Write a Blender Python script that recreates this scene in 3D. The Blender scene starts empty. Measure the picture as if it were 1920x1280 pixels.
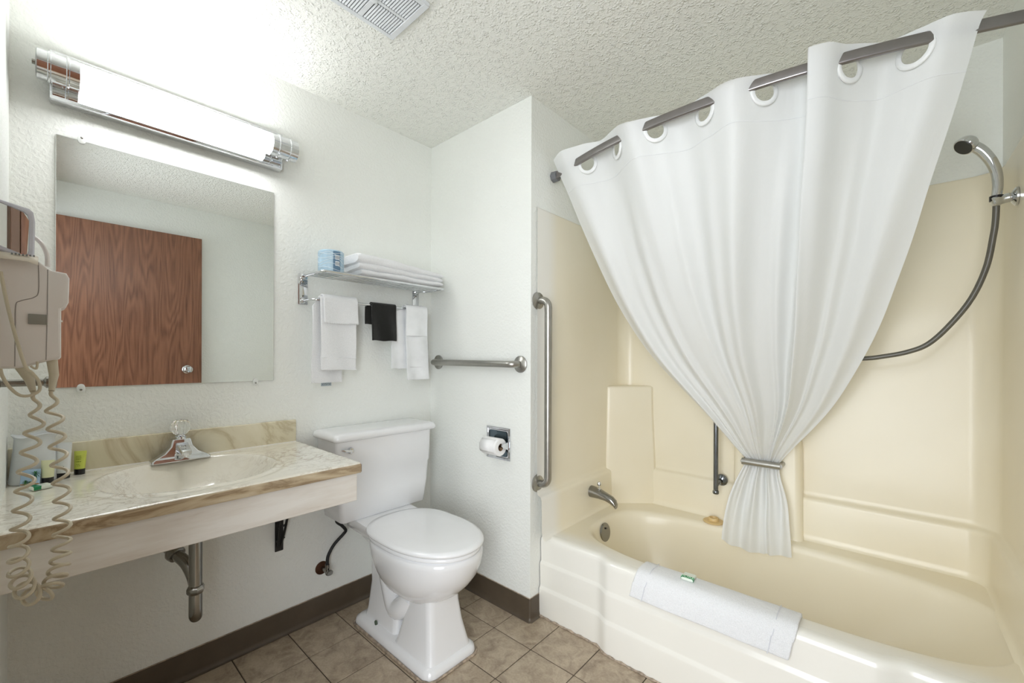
import bpy, bmesh, math, random
from mathutils import Vector, Matrix, noise
random.seed(7)
sc = bpy.context.scene
COL = sc.collection
R = math.radians

# ---------------------------------------------------------------- camera, world, lights, exposure
CX, CZ = 1.985, 1.226
cam_d = bpy.data.cameras.new('camera'); cam = bpy.data.objects.new('camera', cam_d); COL.objects.link(cam)
cam.matrix_world = (Matrix.Translation((CX, 0, CZ)) @ Matrix.Rotation(R(41.74), 4, 'Z')
                    @ Matrix.Rotation(R(90), 4, 'X') @ Matrix.Rotation(R(0.18), 4, 'Z'))
cam_d.sensor_width = 36; cam_d.lens = 788 / 1920 * 36
cam_d.shift_y = 29.2 / 1920
cam_d.clip_start = 0.01
sc.camera = cam

w = bpy.data.worlds.new('world'); sc.world = w; w.use_nodes = True
w.node_tree.nodes['Background'].inputs[0].default_value = (0.92, 0.96, 1.0, 1)
w.node_tree.nodes['Background'].inputs[1].default_value = 1.3

def area(name, loc, rot, sx, sy, power, col=(1, 1, 1)):
    d = bpy.data.lights.new(name, 'AREA'); d.shape = 'RECTANGLE'; d.size = sx; d.size_y = sy
    d.energy = power; d.color = col
    o = bpy.data.objects.new(name, d); COL.objects.link(o)
    o.location = loc; o.rotation_euler = rot
    return o
# added fill light, out of view beyond the open doorway
area('doorway_fill', (2.25, -1.3, 1.45), (R(90), 0, R(32)), 2.2, 2.2, 68, (0.92, 0.965, 1.0))

LAMP_E = 14.0
sc.view_settings.view_transform = 'Standard'; sc.view_settings.look = 'None'
sc.view_settings.exposure = 0.66; sc.view_settings.gamma = 1.0
sc.view_settings.use_curve_mapping = False
sc.cycles.use_denoising = True
sc.cycles.max_bounces = 14; sc.cycles.diffuse_bounces = 8; sc.cycles.glossy_bounces = 6
sc.cycles.transmission_bounces = 8
sc.cycles.sample_clamp_indirect = 6
sc.cycles.caustics_reflective = False; sc.cycles.caustics_refractive = False

# ---------------------------------------------------------------- room numbers
CEIL = 2.44; YB = 1.513; XB = 0.7515; XR = 2.31; YL = 2.42; YE = -0.066

# ---------------------------------------------------------------- materials
def srgb(r, g, b):
    f = lambda c: (c / 255 / 12.92) if c / 255 <= 0.04045 else ((c / 255 + 0.055) / 1.055) ** 2.4
    return (f(r), f(g), f(b), 1)
class M:
    def __init__(s, name):
        s.m = bpy.data.materials.new(name); s.m.use_nodes = True
        s.t = s.m.node_tree; s.b = s.t.nodes['Principled BSDF']; s._c = None
    def n(s, kind, **kw):
        nd = s.t.nodes.new(kind)
        for k, v in kw.items():
            if k in nd.inputs: nd.inputs[k].default_value = v
            else: setattr(nd, k, v)
        return nd
    def l(s, a, b): s.t.links.new(a, b)
    def co(s):
        if s._c is None: s._c = s.n('ShaderNodeTexCoord').outputs['Object']
        return s._c
    def noise(s, scale, detail=3, rough=.5, vec=None, dist=0.0):
        nd = s.n('ShaderNodeTexNoise'); nd.inputs['Scale'].default_value = scale
        nd.inputs['Detail'].default_value = detail; nd.inputs['Roughness'].default_value = rough
        nd.inputs['Distortion'].default_value = dist
        s.l(vec or s.co(), nd.inputs['Vector']); return nd
    def ramp(s, fac, stops):
        r = s.n('ShaderNodeValToRGB'); e = r.color_ramp.elements
        while len(e) < len(stops): e.new(.5)
        for el, (p, c) in zip(e, stops):
            el.position = p; el.color = c if len(c) == 4 else (*c, 1)
        s.l(fac, r.inputs[0]); return r.outputs[0]
    def bump(s, h, strength, dist, prev=None):
        b = s.n('ShaderNodeBump'); b.inputs['Strength'].default_value = strength
        b.inputs['Distance'].default_value = dist; s.l(h, b.inputs['Height'])
        if prev: s.l(prev, b.inputs['Normal'])
        s.l(b.outputs[0], s.b.inputs['Normal']); return b.outputs[0]
    def mix(s, fac, a, b, mode='MIX'):
        x = s.n('ShaderNodeMix'); x.data_type = 'RGBA'; x.blend_type = mode
        for inp, v in ((0, fac), (6, a), (7, b)):
            if hasattr(v, 'links') or hasattr(v, 'is_linked'): s.l(v, x.inputs[inp])
            else: x.inputs[inp].default_value = v
        return x.outputs[2]
    def math(s, op, a, b=0.0):
        x = s.n('ShaderNodeMath'); x.operation = op
        for i, v in enumerate((a, b)):
            if hasattr(v, 'is_linked'): s.l(v, x.inputs[i])
            else: x.inputs[i].default_value = v
        return x.outputs[0]
def simple(name, col, rough=.5, metal=0.0, coat=0.0, spec=.5, var=.04, vscale=14, bump=0.0, bscale=200):
    m = M(name); m.b.inputs['Roughness'].default_value = rough; m.b.inputs['Metallic'].default_value = metal
    m.b.inputs['Coat Weight'].default_value = coat; m.b.inputs['Specular IOR Level'].default_value = spec
    nz = m.noise(vscale, 4)
    d = tuple(c * (1 - var * 2) for c in col[:3]) + (1,); u = tuple(min(1, c * (1 + var)) for c in col[:3]) + (1,)
    m.l(m.ramp(nz.outputs[0], [(.3, d), (.7, u)]), m.b.inputs['Base Color'])
    if bump: m.bump(m.noise(bscale, 3).outputs[0], bump, .002)
    return m

def wall_mat(name, col):
    m = M(name); m.b.inputs['Roughness'].default_value = .62
    nz = m.noise(2.5, 3)
    m.l(m.ramp(nz.outputs[0], [(.3, tuple(c * .97 for c in col[:3])), (.7, col)]), m.b.inputs['Base Color'])
    a = m.noise(85, 3, .45, dist=.4); b = m.noise(240, 2)
    h = m.math('ADD', m.ramp(a.outputs[0], [(.42, (0, 0, 0)), (.62, (1, 1, 1))]), m.math('MULTIPLY', b.outputs[0], .25))
    m.bump(h, .38, .0022)
    return m
WALL = wall_mat('painted_wall', srgb(237, 239, 235))

def ceiling_mat():
    m = M('popcorn_ceiling'); m.b.inputs['Roughness'].default_value = .9
    m.b.inputs['Base Color'].default_value = srgb(240, 241, 236)
    v = m.n('ShaderNodeTexVoronoi'); v.inputs['Scale'].default_value = 125; v.feature = 'SMOOTH_F1'
    wob = m.noise(60, 2); mx = m.n('ShaderNodeVectorMath', operation='MULTIPLY_ADD')
    m.l(wob.outputs['Color'], mx.inputs[0]); mx.inputs[1].default_value = (.012, .012, .012); m.l(m.co(), mx.inputs[2])
    m.l(mx.outputs[0], v.inputs['Vector'])
    blob = m.ramp(v.outputs['Distance'], [(.0, (1, 1, 1)), (.62, (0, 0, 0))])
    msk = m.ramp(m.noise(38, 3).outputs[0], [(.38, (.08, .08, .08)), (.66, (1, 1, 1))])
    h = m.math('MULTIPLY', blob, msk)
    h2 = m.math('ADD', h, m.math('MULTIPLY', m.noise(300, 2).outputs[0], .3))
    m.bump(h2, 1.0, .006)
    return m
CEILM = ceiling_mat()

def porcelain(name, col, rough=.09):
    m = simple(name, col, rough, coat=.4, var=.01, vscale=4); m.b.inputs['Coat Roughness'].default_value = .05
    return m
PORC = porcelain('white_porcelain', srgb(232, 233, 235))
SEATM = simple('white_seat_plastic', srgb(238, 239, 241), .16, var=.005)
def tubmat():
    m = M('almond_gelcoat'); m.b.inputs['Roughness'].default_value = .38
    m.b.inputs['Coat Weight'].default_value = .22; m.b.inputs['Coat Roughness'].default_value = .12
    alm = m.ramp(m.noise(1.8, 3).outputs[0], [(.3, srgb(232, 223, 200)), (.7, srgb(237, 230, 211))])
    g = m.n('ShaderNodeSeparateXYZ'); m.l(m.co(), g.inputs[0])   # whiter towards the open front: daylight on the rim put into the colour
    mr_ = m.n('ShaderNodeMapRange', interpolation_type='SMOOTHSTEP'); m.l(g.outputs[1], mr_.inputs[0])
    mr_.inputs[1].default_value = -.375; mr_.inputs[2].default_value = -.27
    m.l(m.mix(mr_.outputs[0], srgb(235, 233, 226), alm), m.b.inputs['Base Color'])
    m.bump(m.noise(5, 2).outputs[0], .12, .01)
    return m
TUB = tubmat()
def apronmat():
    m = M('daylit_apron_gelcoat'); m.b.inputs['Roughness'].default_value = .2
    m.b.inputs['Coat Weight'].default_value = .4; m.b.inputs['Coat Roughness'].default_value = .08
    m.l(m.ramp(m.noise(2, 3).outputs[0], [(.3, srgb(232, 230, 222)), (.7, srgb(238, 236, 229))]), m.b.inputs['Base Color'])  # same gelcoat as the basin, daylight on the front painted in as paler
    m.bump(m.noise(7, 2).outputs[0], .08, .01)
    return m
APRON = apronmat()
def metal(name, col, rough, brush=0.0):
    m = M(name); m.b.inputs['Metallic'].default_value = 1
    m.l(m.ramp(m.noise(30, 3).outputs[0], [(.3, tuple(c * .9 for c in col[:3])), (.7, col)]), m.b.inputs['Base Color'])
    rr = m.n('ShaderNodeMapRange'); m.l(m.noise(60, 4).outputs[0], rr.inputs[0])
    rr.inputs[3].default_value = rough * .8; rr.inputs[4].default_value = rough * 1.3
    m.l(rr.outputs[0], m.b.inputs['Roughness']); return m
CHROME = metal('chrome', srgb(225, 227, 230), .05)
DULLCH = metal('worn_chrome', srgb(150, 148, 142), .2)
STEEL = metal('brushed_steel', srgb(176, 174, 168), .32)
RODM = metal('rod_steel', srgb(150, 146, 146), .3)
RUST = metal('rusted_escutcheon', srgb(92, 66, 52), .55)
BLACKI = simple('black_painted_iron', srgb(22, 22, 22), .4)
RUBBER = simple('black_braided_hose', srgb(24, 26, 28), .45, bump=.4, bscale=700)
HOSE = simple('grey_vinyl_hose', srgb(96, 93, 84), .3)
VENTM = simple('vent_plastic', srgb(222, 226, 230), .4)
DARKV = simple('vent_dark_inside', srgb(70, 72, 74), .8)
GROUT = simple('grout', srgb(84, 74, 62), .9, bump=.5)
CAULK = simple('aged_caulk', srgb(172, 156, 138), .6, var=.25, vscale=60, bump=.6, bscale=90)
BASEM = simple('brown_vinyl_cove_base', srgb(84, 73, 60), .38, var=.06, bump=.1, bscale=60)
PAINTW = None
def apron_board():
    m = M('scuffed_white_paint'); m.b.inputs['Roughness'].default_value = .45
    mp = m.n('ShaderNodeMapping'); mp.inputs['Scale'].default_value = (3, 1.2, 9); m.l(m.co(), mp.inputs[0])
    nz = m.noise(2.2, 5, .6, mp.outputs[0])
    m.l(m.ramp(nz.outputs[0], [(.25, srgb(176, 158, 140)), (.42, srgb(214, 208, 200)), (.6, srgb(226, 223, 218))]), m.b.inputs['Base Color'])
    return m
BOARD = apron_board()
def marble():
    m = M('cultured_marble'); m.b.inputs['Roughness'].default_value = .14
    m.b.inputs['Coat Weight'].default_value = .5; m.b.inputs['Coat Roughness'].default_value = .06
    mp = m.n('ShaderNodeMapping'); mp.inputs['Rotation'].default_value = (.3, .2, .7); mp.inputs['Scale'].default_value = (1, .7, 1)
    m.l(m.co(), mp.inputs[0])
    a = m.noise(5.5, 7, .62, mp.outputs[0], 2.4)
    v1 = m.ramp(a.outputs[0], [(.465, (0, 0, 0)), (.496, (1, 1, 1)), (.502, (1, 1, 1)), (.535, (0, 0, 0))])
    b = m.noise(11, 6, .6, mp.outputs[0], 3.0)
    v2 = m.ramp(b.outputs[0], [(.47, (0, 0, 0)), (.5, (1, 1, 1)), (.53, (0, 0, 0))])
    msk = m.ramp(m.noise(3, 2).outputs[0], [(.42, (.05, .05, .05)), (.66, (1, 1, 1))])
    base = m.ramp(m.noise(2.5, 4, .6).outputs[0], [(.3, srgb(230, 224, 208)), (.65, srgb(240, 237, 228))])
    f1 = m.math('MULTIPLY', v1, m.math('MULTIPLY', msk, .5)); f2 = m.math('MULTIPLY', v2, m.math('MULTIPLY', msk, .4))
    c = m.mix(f1, base, srgb(158, 136, 104)); c = m.mix(f2, c, srgb(126, 108, 86))
    m.l(c, m.b.inputs['Base Color']); return m
MARBLE = marble()
def marble_edge(name, stops, zs=3.0):
    m = M(name); m.b.inputs['Roughness'].default_value = .16
    mp = m.n('ShaderNodeMapping'); mp.inputs['Scale'].default_value = (1, .55, zs); m.l(m.co(), mp.inputs[0])
    a = m.noise(5.5, 6, .6, mp.outputs[0], 1.6)
    m.l(m.ramp(a.outputs[0], stops), m.b.inputs['Base Color']); return m
MEDGE = marble_edge('cultured_marble_edge', [(.30, srgb(204, 190, 164)), (.44, srgb(180, 162, 134)), (.50, srgb(146, 126, 100)), (.57, srgb(178, 160, 134)), (.72, srgb(202, 190, 164))])
MSPLASH = marble_edge('cultured_marble_splash', [(.30, srgb(224, 218, 196)), (.45, srgb(214, 206, 180)), (.50, srgb(192, 180, 150)), (.55, srgb(216, 208, 184)), (.72, srgb(226, 220, 200))], .35)
def tilemat():
    m = M('taupe_floor_tile'); m.b.inputs['Roughness'].default_value = .38
    oi = m.n('ShaderNodeObjectInfo'); ad = m.n('ShaderNodeVectorMath', operation='MULTIPLY_ADD')
    cb = m.n('ShaderNodeCombineXYZ'); m.l(oi.outputs['Random'], cb.inputs[0]); m.l(oi.outputs['Random'], cb.inputs[1])
    m.l(cb.outputs[0], ad.inputs[0]); ad.inputs[1].default_value = (37, 19, 0); m.l(m.co(), ad.inputs[2])
    a = m.noise(14, 6, .62, ad.outputs[0], .9)
    c = m.ramp(a.outputs[0], [(.28, srgb(134, 118, 100)), (.45, srgb(166, 149, 128)), (.6, srgb(186, 170, 148)), (.78, srgb(198, 184, 164))])
    sp = m.noise(120, 3, .6, ad.outputs[0])
    c = m.mix(.18, c, m.ramp(sp.outputs[0], [(.35, srgb(110, 98, 84)), (.65, srgb(190, 178, 160))]))
    m.l(c, m.b.inputs['Base Color']); m.bump(a.outputs[0], .1, .003); return m
TILE = tilemat()
def oak():
    m = M('stained_oak_veneer'); m.b.inputs['Roughness'].default_value = .34
    mp = m.n('ShaderNodeMapping'); mp.inputs['Scale'].default_value = (1, 1, .10); m.l(m.co(), mp.inputs[0])
    dn = m.noise(5.0, 3, .5, mp.outputs[0])
    g = m.math('MULTIPLY', dn.outputs[0], 22.0)
    rings = m.math('SINE', m.math('MULTIPLY', g, 6.2832))
    mp2 = m.n('ShaderNodeMapping'); mp2.inputs['Scale'].default_value = (1, 1, .03); m.l(m.co(), mp2.inputs[0])
    fine = m.noise(150, 4, .7, mp2.outputs[0])
    v = m.math('ADD', m.math('MULTIPLY', rings, .15), m.math('MULTIPLY', fine.outputs[0], 1.0))
    m.l(m.ramp(v, [(.12, srgb(84, 50, 34)), (.40, srgb(122, 80, 58)), (.62, srgb(136, 92, 68)), (.85, srgb(148, 102, 76))]), m.b.inputs['Base Color'])
    m.bump(fine.outputs[0], .1, .001); return m
OAK = oak()
def terry(name, col, b=.8):
    m = M(name); m.b.inputs['Roughness'].default_value = .95; m.b.inputs['Specular IOR Level'].default_value = .1
    m.b.inputs['Sheen Weight'].default_value = .3
    a = m.noise(420, 3, .6); c = m.noise(60, 3)
    m.l(m.ramp(a.outputs[0], [(.3, tuple(x * .88 for x in col[:3])), (.6, col)]), m.b.inputs['Base Color'])
    m.bump(m.math('ADD', a.outputs[0], m.math('MULTIPLY', c.outputs[0], 1.2)), b, .003); return m
TERRY = terry('white_terry', srgb(240, 241, 243)); FLATW = simple('woven_white_band', srgb(236, 238, 240), .8, bump=.3, bscale=500)
BLACKT = terry('black_terry', srgb(34, 34, 32), .6)
def curtainmat():
    m = M('white_curtain_fabric'); nt = m.t
    m.b.inputs['Base Color'].default_value = srgb(238, 240, 241); m.b.inputs['Roughness'].default_value = .55
    m.b.inputs['Sheen Weight'].default_value = .2
    tr = m.n('ShaderNodeBsdfTranslucent'); tr.inputs[0].default_value = srgb(236, 238, 236)
    mx = m.n('ShaderNodeMixShader'); mx.inputs[0].default_value = .22
    out = [n for n in nt.nodes if n.type == 'OUTPUT_MATERIAL'][0]
    mp = m.n('ShaderNodeMapping'); mp.inputs['Scale'].default_value = (14, 14, 5); m.l(m.co(), mp.inputs[0])
    cr = m.noise(1.0, 5, .55, mp.outputs[0], .8)
    m.bump(cr.outputs[0], .30, .008)
    m.l(m.b.outputs[0], mx.inputs[1]); m.l(tr.outputs[0], mx.inputs[2]); m.l(mx.outputs[0], out.inputs[0]); return m
CURT = curtainmat()
RINGM = simple('white_plastic_ring', srgb(236, 238, 238), .3)
PLASTIC = simple('ivory_white_plastic', srgb(224, 219, 216), .32, var=.01)
CORDM = simple('beige_cord', srgb(196, 186, 164), .4)
GREYP = simple('grey_button_plastic', srgb(140, 138, 130), .4)
PAPER = simple('white_tissue_paper', srgb(240, 240, 240), .9, bump=.3, bscale=300)
BEIGEP = simple('beige_rubber', srgb(214, 186, 132), .4)
BLACKP = simple('black_plastic', srgb(20, 20, 20), .3)
def mirror_mat():
    m = M('mirror_glass'); m.b.inputs['Metallic'].default_value = 1; m.b.inputs['Roughness'].default_value = .004
    sp = m.noise(55, 4, .7)
    m.l(m.ramp(sp.outputs[0], [(.28, (.84, .87, .86)), (.5, (.86, .89, .88))]), m.b.inputs['Base Color']); return m
MIRROR = mirror_mat()
def glassy(name, col=(1, 1, 1, 1), rough=.02, ior=1.49):
    m = M(name); m.b.inputs['Transmission Weight'].default_value = 1; m.b.inputs['Roughness'].default_value = rough
    m.b.inputs['IOR'].default_value = ior; m.l(m.ramp(m.noise(10).outputs[0], [(.3, col), (.7, col)]), m.b.inputs['Base Color']); return m
ACRYL = glassy('clear_acrylic')
def emis(name, col, e):
    m = M(name); m.b.inputs['Base Color'].default_value = (.9, .9, .9, 1)
    m.b.inputs['Emission Color'].default_value = col; m.b.inputs['Emission Strength'].default_value = e; return m
LAMPG = emis('lit_opal_glass', (0.975, 0.985, 1.0, 1), LAMP_E)

# ---------------------------------------------------------------- mesh helpers
def bm_new(): return bmesh.new()
def finish(name, bm, mat, parent=None, smooth=True, sharp=38, loc=None):
    bmesh.ops.remove_doubles(bm, verts=bm.verts, dist=1e-6)
    bmesh.ops.recalc_face_normals(bm, faces=bm.faces)
    base = Vector(loc) if loc is not None else (Vector(parent['_base']) if parent is not None and '_base' in parent else None)
    if base is None:
        xs = [v.co for v in bm.verts]
        if xs:
            base = Vector(((min(c.x for c in xs) + max(c.x for c in xs)) / 2, (min(c.y for c in xs) + max(c.y for c in xs)) / 2, min(c.z for c in xs)))
        else: base = Vector((0, 0, 0))
    bmesh.ops.translate(bm, verts=bm.verts, vec=-base)
    me = bpy.data.meshes.new(name); bm.to_mesh(me); bm.free()
    mats = mat if isinstance(mat, (list, tuple)) else [mat]
    for q in mats: me.materials.append(q.m)
    if smooth:
        for p in me.polygons: p.use_smooth = True
        try: me.set_sharp_from_angle(angle=R(sharp))
        except Exception: pass
    o = bpy.data.objects.new(name, me); COL.objects.link(o)
    if parent is not None:
        o.parent = parent
        o['_base'] = tuple(parent['_base'])
    else:
        o.location = base; o['_base'] = tuple(base)
    return o
def thing(name, label, cat, loc, group=None):
    o = bpy.data.objects.new(name, None); COL.objects.link(o); o.empty_display_size = .05
    o.location = loc; o['_base'] = tuple(loc); o['label'] = label; o['category'] = cat
    if group: o['group'] = group
    return o
def tag(o, label, cat, group=None):
    o['label'] = label; o['category'] = cat
    if group: o['group'] = group
    return o
def struct(o): o['kind'] = 'structure'; return o

def box(bm, x0, x1, y0, y1, z0, z1, bev=0.0, seg=2, mi=0):
    tmp = bmesh.new(); r = bmesh.ops.create_cube(tmp, size=1)
    for v in tmp.verts:
        v.co = Vector(((x0 + x1) / 2 + v.co.x * (x1 - x0), (y0 + y1) / 2 + v.co.y * (y1 - y0), (z0 + z1) / 2 + v.co.z * (z1 - z0)))
    if bev > 0: bmesh.ops.bevel(tmp, geom=list(tmp.edges), offset=bev, segments=seg, profile=.5, affect='EDGES')
    add(bm, tmp, mi)
def add(bm, tmp, mi=0, mat=None):
    mp = {}
    for v in tmp.verts: mp[v] = bm.verts.new(mat @ v.co if mat else v.co)
    for f in tmp.faces:
        try: nf = bm.faces.new([mp[v] for v in f.verts]); nf.material_index = mi if mi else f.material_index
        except ValueError: pass
    tmp.free()
def loft(bm, rings, cap=(True, True), closed=True, mi=0):
    rv = [[bm.verts.new(Vector(p)) for p in ring] for ring in rings]
    n = len(rv[0])
    for a, b in zip(rv, rv[1:]):
        for i in range(n if closed else n - 1):
            j = (i + 1) % n
            try: bm.faces.new((a[i], a[j], b[j], b[i])).material_index = mi
            except ValueError: pass
    if cap[0] and closed: bm.faces.new(rv[0][::-1]).material_index = mi
    if cap[1] and closed: bm.faces.new(rv[-1]).material_index = mi
    return rv
def frame(t):
    t = t.normalized(); u = Vector((0, 0, 1)) if abs(t.z) < .9 else Vector((1, 0, 0))
    a = t.cross(u).normalized(); return a, t.cross(a).normalized()
def tube(bm, pts, r, seg=12, closed=False, mi=0, flat=1.0):
    pts = [Vector(p) for p in pts]; n = len(pts)
    rad = r if isinstance(r, (list, tuple)) else [r] * n
    rings = []; a = None
    for i, p in enumerate(pts):
        if closed: t = pts[(i + 1) % n] - pts[i - 1]
        else: t = pts[min(i + 1, n - 1)] - pts[max(i - 1, 0)]
        t.normalize()
        if a is None: a, b = frame(t)
        else:
            a = (a - t * a.dot(t)).normalized(); b = t.cross(a)
        rings.append([p + (a * math.cos(k * 2 * math.pi / seg) + b * flat * math.sin(k * 2 * math.pi / seg)) * rad[i] for k in range(seg)])
    if closed: rings.append(rings[0]); loft(bm, rings, (False, False), mi=mi)
    else: loft(bm, rings, mi=mi)
def cyl(bm, p0, p1, r0, r1=None, seg=24, mi=0):
    p0 = Vector(p0); p1 = Vector(p1); a, b = frame(p1 - p0); r1 = r0 if r1 is None else r1
    loft(bm, [[p + (a * math.cos(k * 2 * math.pi / seg) + b * math.sin(k * 2 * math.pi / seg)) * r for k in range(seg)] for p, r in ((p0, r0), (p1, r1))], mi=mi)
def lathe(bm, o, axis, prof, seg=32, mi=0):
    """prof = [(radius, height along axis)]"""
    o = Vector(o); ax = Vector(axis).normalized(); a, b = frame(ax)
    loft(bm, [[o + ax * h + (a * math.cos(k * 2 * math.pi / seg) + b * math.sin(k * 2 * math.pi / seg)) * max(r, 1e-4) for k in range(seg)] for r, h in prof], mi=mi)
def catmull(P, n=8, closed=False):
    P = [Vector(p) for p in P]; out = []; N = len(P)
    rng = range(N) if closed else range(N - 1)
    for i in rng:
        if closed: p0, p1, p2, p3 = P[i - 1], P[i], P[(i + 1) % N], P[(i + 2) % N]
        else: p0, p1, p2, p3 = P[max(i - 1, 0)], P[i], P[i + 1], P[min(i + 2, N - 1)]
        for k in range(n):
            t = k / n
            out.append(.5 * ((2 * p1) + (p2 - p0) * t + (2 * p0 - 5 * p1 + 4 * p2 - p3) * t * t + (3 * p1 - p0 - 3 * p2 + p3) * t ** 3))
    if not closed: out.append(P[-1])
    return out
def rrect(cx, cy, hx, hy, r, z, n=6):
    pts = []
    for sx, sy, a0 in ((1, 1, 0), (-1, 1, 90), (-1, -1, 180), (1, -1, 270)):
        for k in range(n + 1):
            a = R(a0 + 90 * k / n); pts.append(Vector((cx + sx * (hx - r) + r * math.cos(a), cy + sy * (hy - r) + r * math.sin(a), z)))
    return pts
def sell(cx, cy, ax, ay, n, z, N=64):
    out = []
    for k in range(N):
        t = 2 * math.pi * k / N; c, s = math.cos(t), math.sin(t)
        out.append(Vector((cx + ax * math.copysign(abs(c) ** (2 / n), c), cy + ay * math.copysign(abs(s) ** (2 / n), s), z)))
    return out
def interp(tab, x):
    if x <= tab[0][0]: return tab[0][1]
    for (a, b), (c, d) in zip(tab, tab[1:]):
        if x <= c: return b + (d - b) * (x - a) / (c - a)
    return tab[-1][1]
def smooth_tab(tab, n=60):
    """evenly resampled and smoothed table"""
    lo, hi = tab[0][0], tab[-1][0]; xs = [lo + (hi - lo) * i / n for i in range(n + 1)]; ys = [interp(tab, x) for x in xs]
    for _ in range(12):
        ys = [ys[0]] + [(ys[i - 1] + 2 * ys[i] + ys[i + 1]) / 4 for i in range(1, n)] + [ys[-1]]
    return list(zip(xs, ys))
def textmesh(bm, s, size, mat, mi=0, ext=.0003):
    cu = bpy.data.curves.new('t', 'FONT'); cu.body = s; cu.size = size; cu.extrude = ext; cu.align_x = 'CENTER'; cu.align_y = 'CENTER'
    cu.resolution_u = 2
    o = bpy.data.objects.new('t', cu); COL.objects.link(o)
    dg = bpy.context.evaluated_depsgraph_get(); me = bpy.data.meshes.new_from_object(o.evaluated_get(dg))
    tmp = bmesh.new(); tmp.from_mesh(me); add(bm, tmp, mi, mat)
    bpy.data.objects.remove(o); bpy.data.curves.remove(cu); bpy.data.meshes.remove(me)

# ================================================================ ROOM SHELL
def wallbox(name, *a, mat=WALL):
    bm = bm_new(); box(bm, *a); return struct(finish(name, bm, mat, smooth=False))
wallbox('wall_left', -.1, 0, YE - .1, YL + .1, -.02, CEIL)
wallbox('wall_back', 0, XB, YB, YL + .1, -.02, CEIL)
wallbox('wall_alcove', XB, XR, YL, YL + .1, -.02, CEIL)
wallbox('wall_right', XR, XR + .1, YE - .1, YL + .1, -.02, CEIL)
bm = bm_new()
box(bm, 0, 1.33, YE - .1, YE, -.02, CEIL); box(bm, 1.33, 2.262, YE - .1, YE, 2.225, CEIL); box(bm, 2.262, XR, YE - .1, YE, -.02, CEIL)
struct(finish('wall_front', bm, WALL, smooth=False))
bm = bm_new()
box(bm, 1.27, 1.336, YE - .115, YE + .006, 0, 2.2185, .002); box(bm, 2.256, 2.309, YE - .115, YE + .0035, 0, 2.2185, .002); box(bm, 1.27, 2.309, YE - .115, YE + .006, 2.219, 2.27, .002)
struct(finish('trim_1', bm, simple('door_casing_brown', srgb(96, 70, 52), .4), smooth=False))
bm = bm_new(); box(bm, -.1, XR + .1, YE - .1, YL + .1, CEIL, CEIL + .08)
struct(finish('ceiling', bm, CEILM, smooth=False))

# floor with its tiles
bm = bm_new(); box(bm, -.1, XR + .1, YE - 1.8, YL + .1, -.06, -.003)
floor = struct(finish('floor', bm, GROUT, smooth=False, loc=(0, 0, 0)))
P = .2139
for i in range(-1, 11):
    for j in range(-8, 2):
        x0, x1 = .0165 + P * i, .0165 + P * (i + 1); y0, y1 = 1.371 + P * j, 1.371 + P * (j + 1)
        x0, x1, y0, y1 = max(x0, 0), min(x1, XR), max(y0, YE), min(y1, 1.62)
        if i == 2 or i == 3: pass
        if x1 - x0 < .01 or y1 - y0 < .01: continue
        if y1 > YB and x0 < XB:
            if x1 <= XB + .01: y1 = YB
        g = .0021
        t = bm_new(); dz = random.uniform(-.0003, .0003)
        box(t, x0 + g, x1 - g, y0 + g, y1 - g, -.004, 0 + dz, .0012, 1)
        finish('tile', t, TILE, floor, smooth=False)

# cove base: profile swept along a path (vinyl, toe curling out onto the floor)
def cove(name, path, outs):
    prof = [(0, .104), (.0035, .104), (.0045, .10), (.0045, .02), (.007, .008), (.013, .0015), (.017, 0), (0, 0)]
    bm = bm_new()
    rings = [[Vector((p[0] + o[0] * d, p[1] + o[1] * d, z)) for d, z in prof] for p, o in zip(path, outs)]
    loft(bm, rings); return struct(finish(name, bm, BASEM, sharp=50))
bl = cove('baseboard_left', [(0, YE), (0, YB - .004)], [(1, 0), (1, 0)])
bb = cove('baseboard_back', [(0, YB), (XB - .006, YB), (XB - .002, YB), (XB, YB + .002), (XB, YB + .006), (XB, 1.588)],
          [(0, -1), (0, -1), (.4, -1), (1, -.4), (1, 0), (1, 0)])
bm = bm_new(); tube(bm, [(0.003, .1, .1055), (0.003, .8, .1055), (.003, 1.0, .106), (.003, YB - .006, .1055)], .002, 6)
finish('caulk_line', bm, CAULK, bl)
bm = bm_new(); tube(bm, [(0.01, YB - .003, .1055), (.4, YB - .003, .106), (XB + .002, YB - .003, .1055), (XB + .002, 1.585, .1055)], .002, 6)
finish('caulk_line', bm, CAULK, bb)
wallbox('baseboard_right', XR - .006, XR, YE, 1.56, 0, .104, mat=BASEM)

# ================================================================ DOOR (open, seen in the mirror)
dr = thing('door_1', 'oak veneer door leaf standing open, reflected in the vanity mirror', 'door', (2.275, YE + .02, .01)); dr['kind'] = 'structure'
bm = bm_new(); box(bm, 2.265, 2.300, YE + .004, .887, .012, 2.195, .0015, 1); finish('door_leaf', bm, OAK, dr, smooth=False)
def knob(x, s, nm='door_knob'):
    bm = bm_new(); lathe(bm, (x, .79, 1.118), (s, 0, 0), [(0, 0), (.033, 0), (.033, .004), (.026, .009), (.012, .012), (.011, .03), (.02, .036), (.027, .045), (.028, .056), (.022, .064), (.008, .067), (0, .067)], 28)
    finish(nm, bm, CHROME, dr)
knob(2.265, -1)

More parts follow.
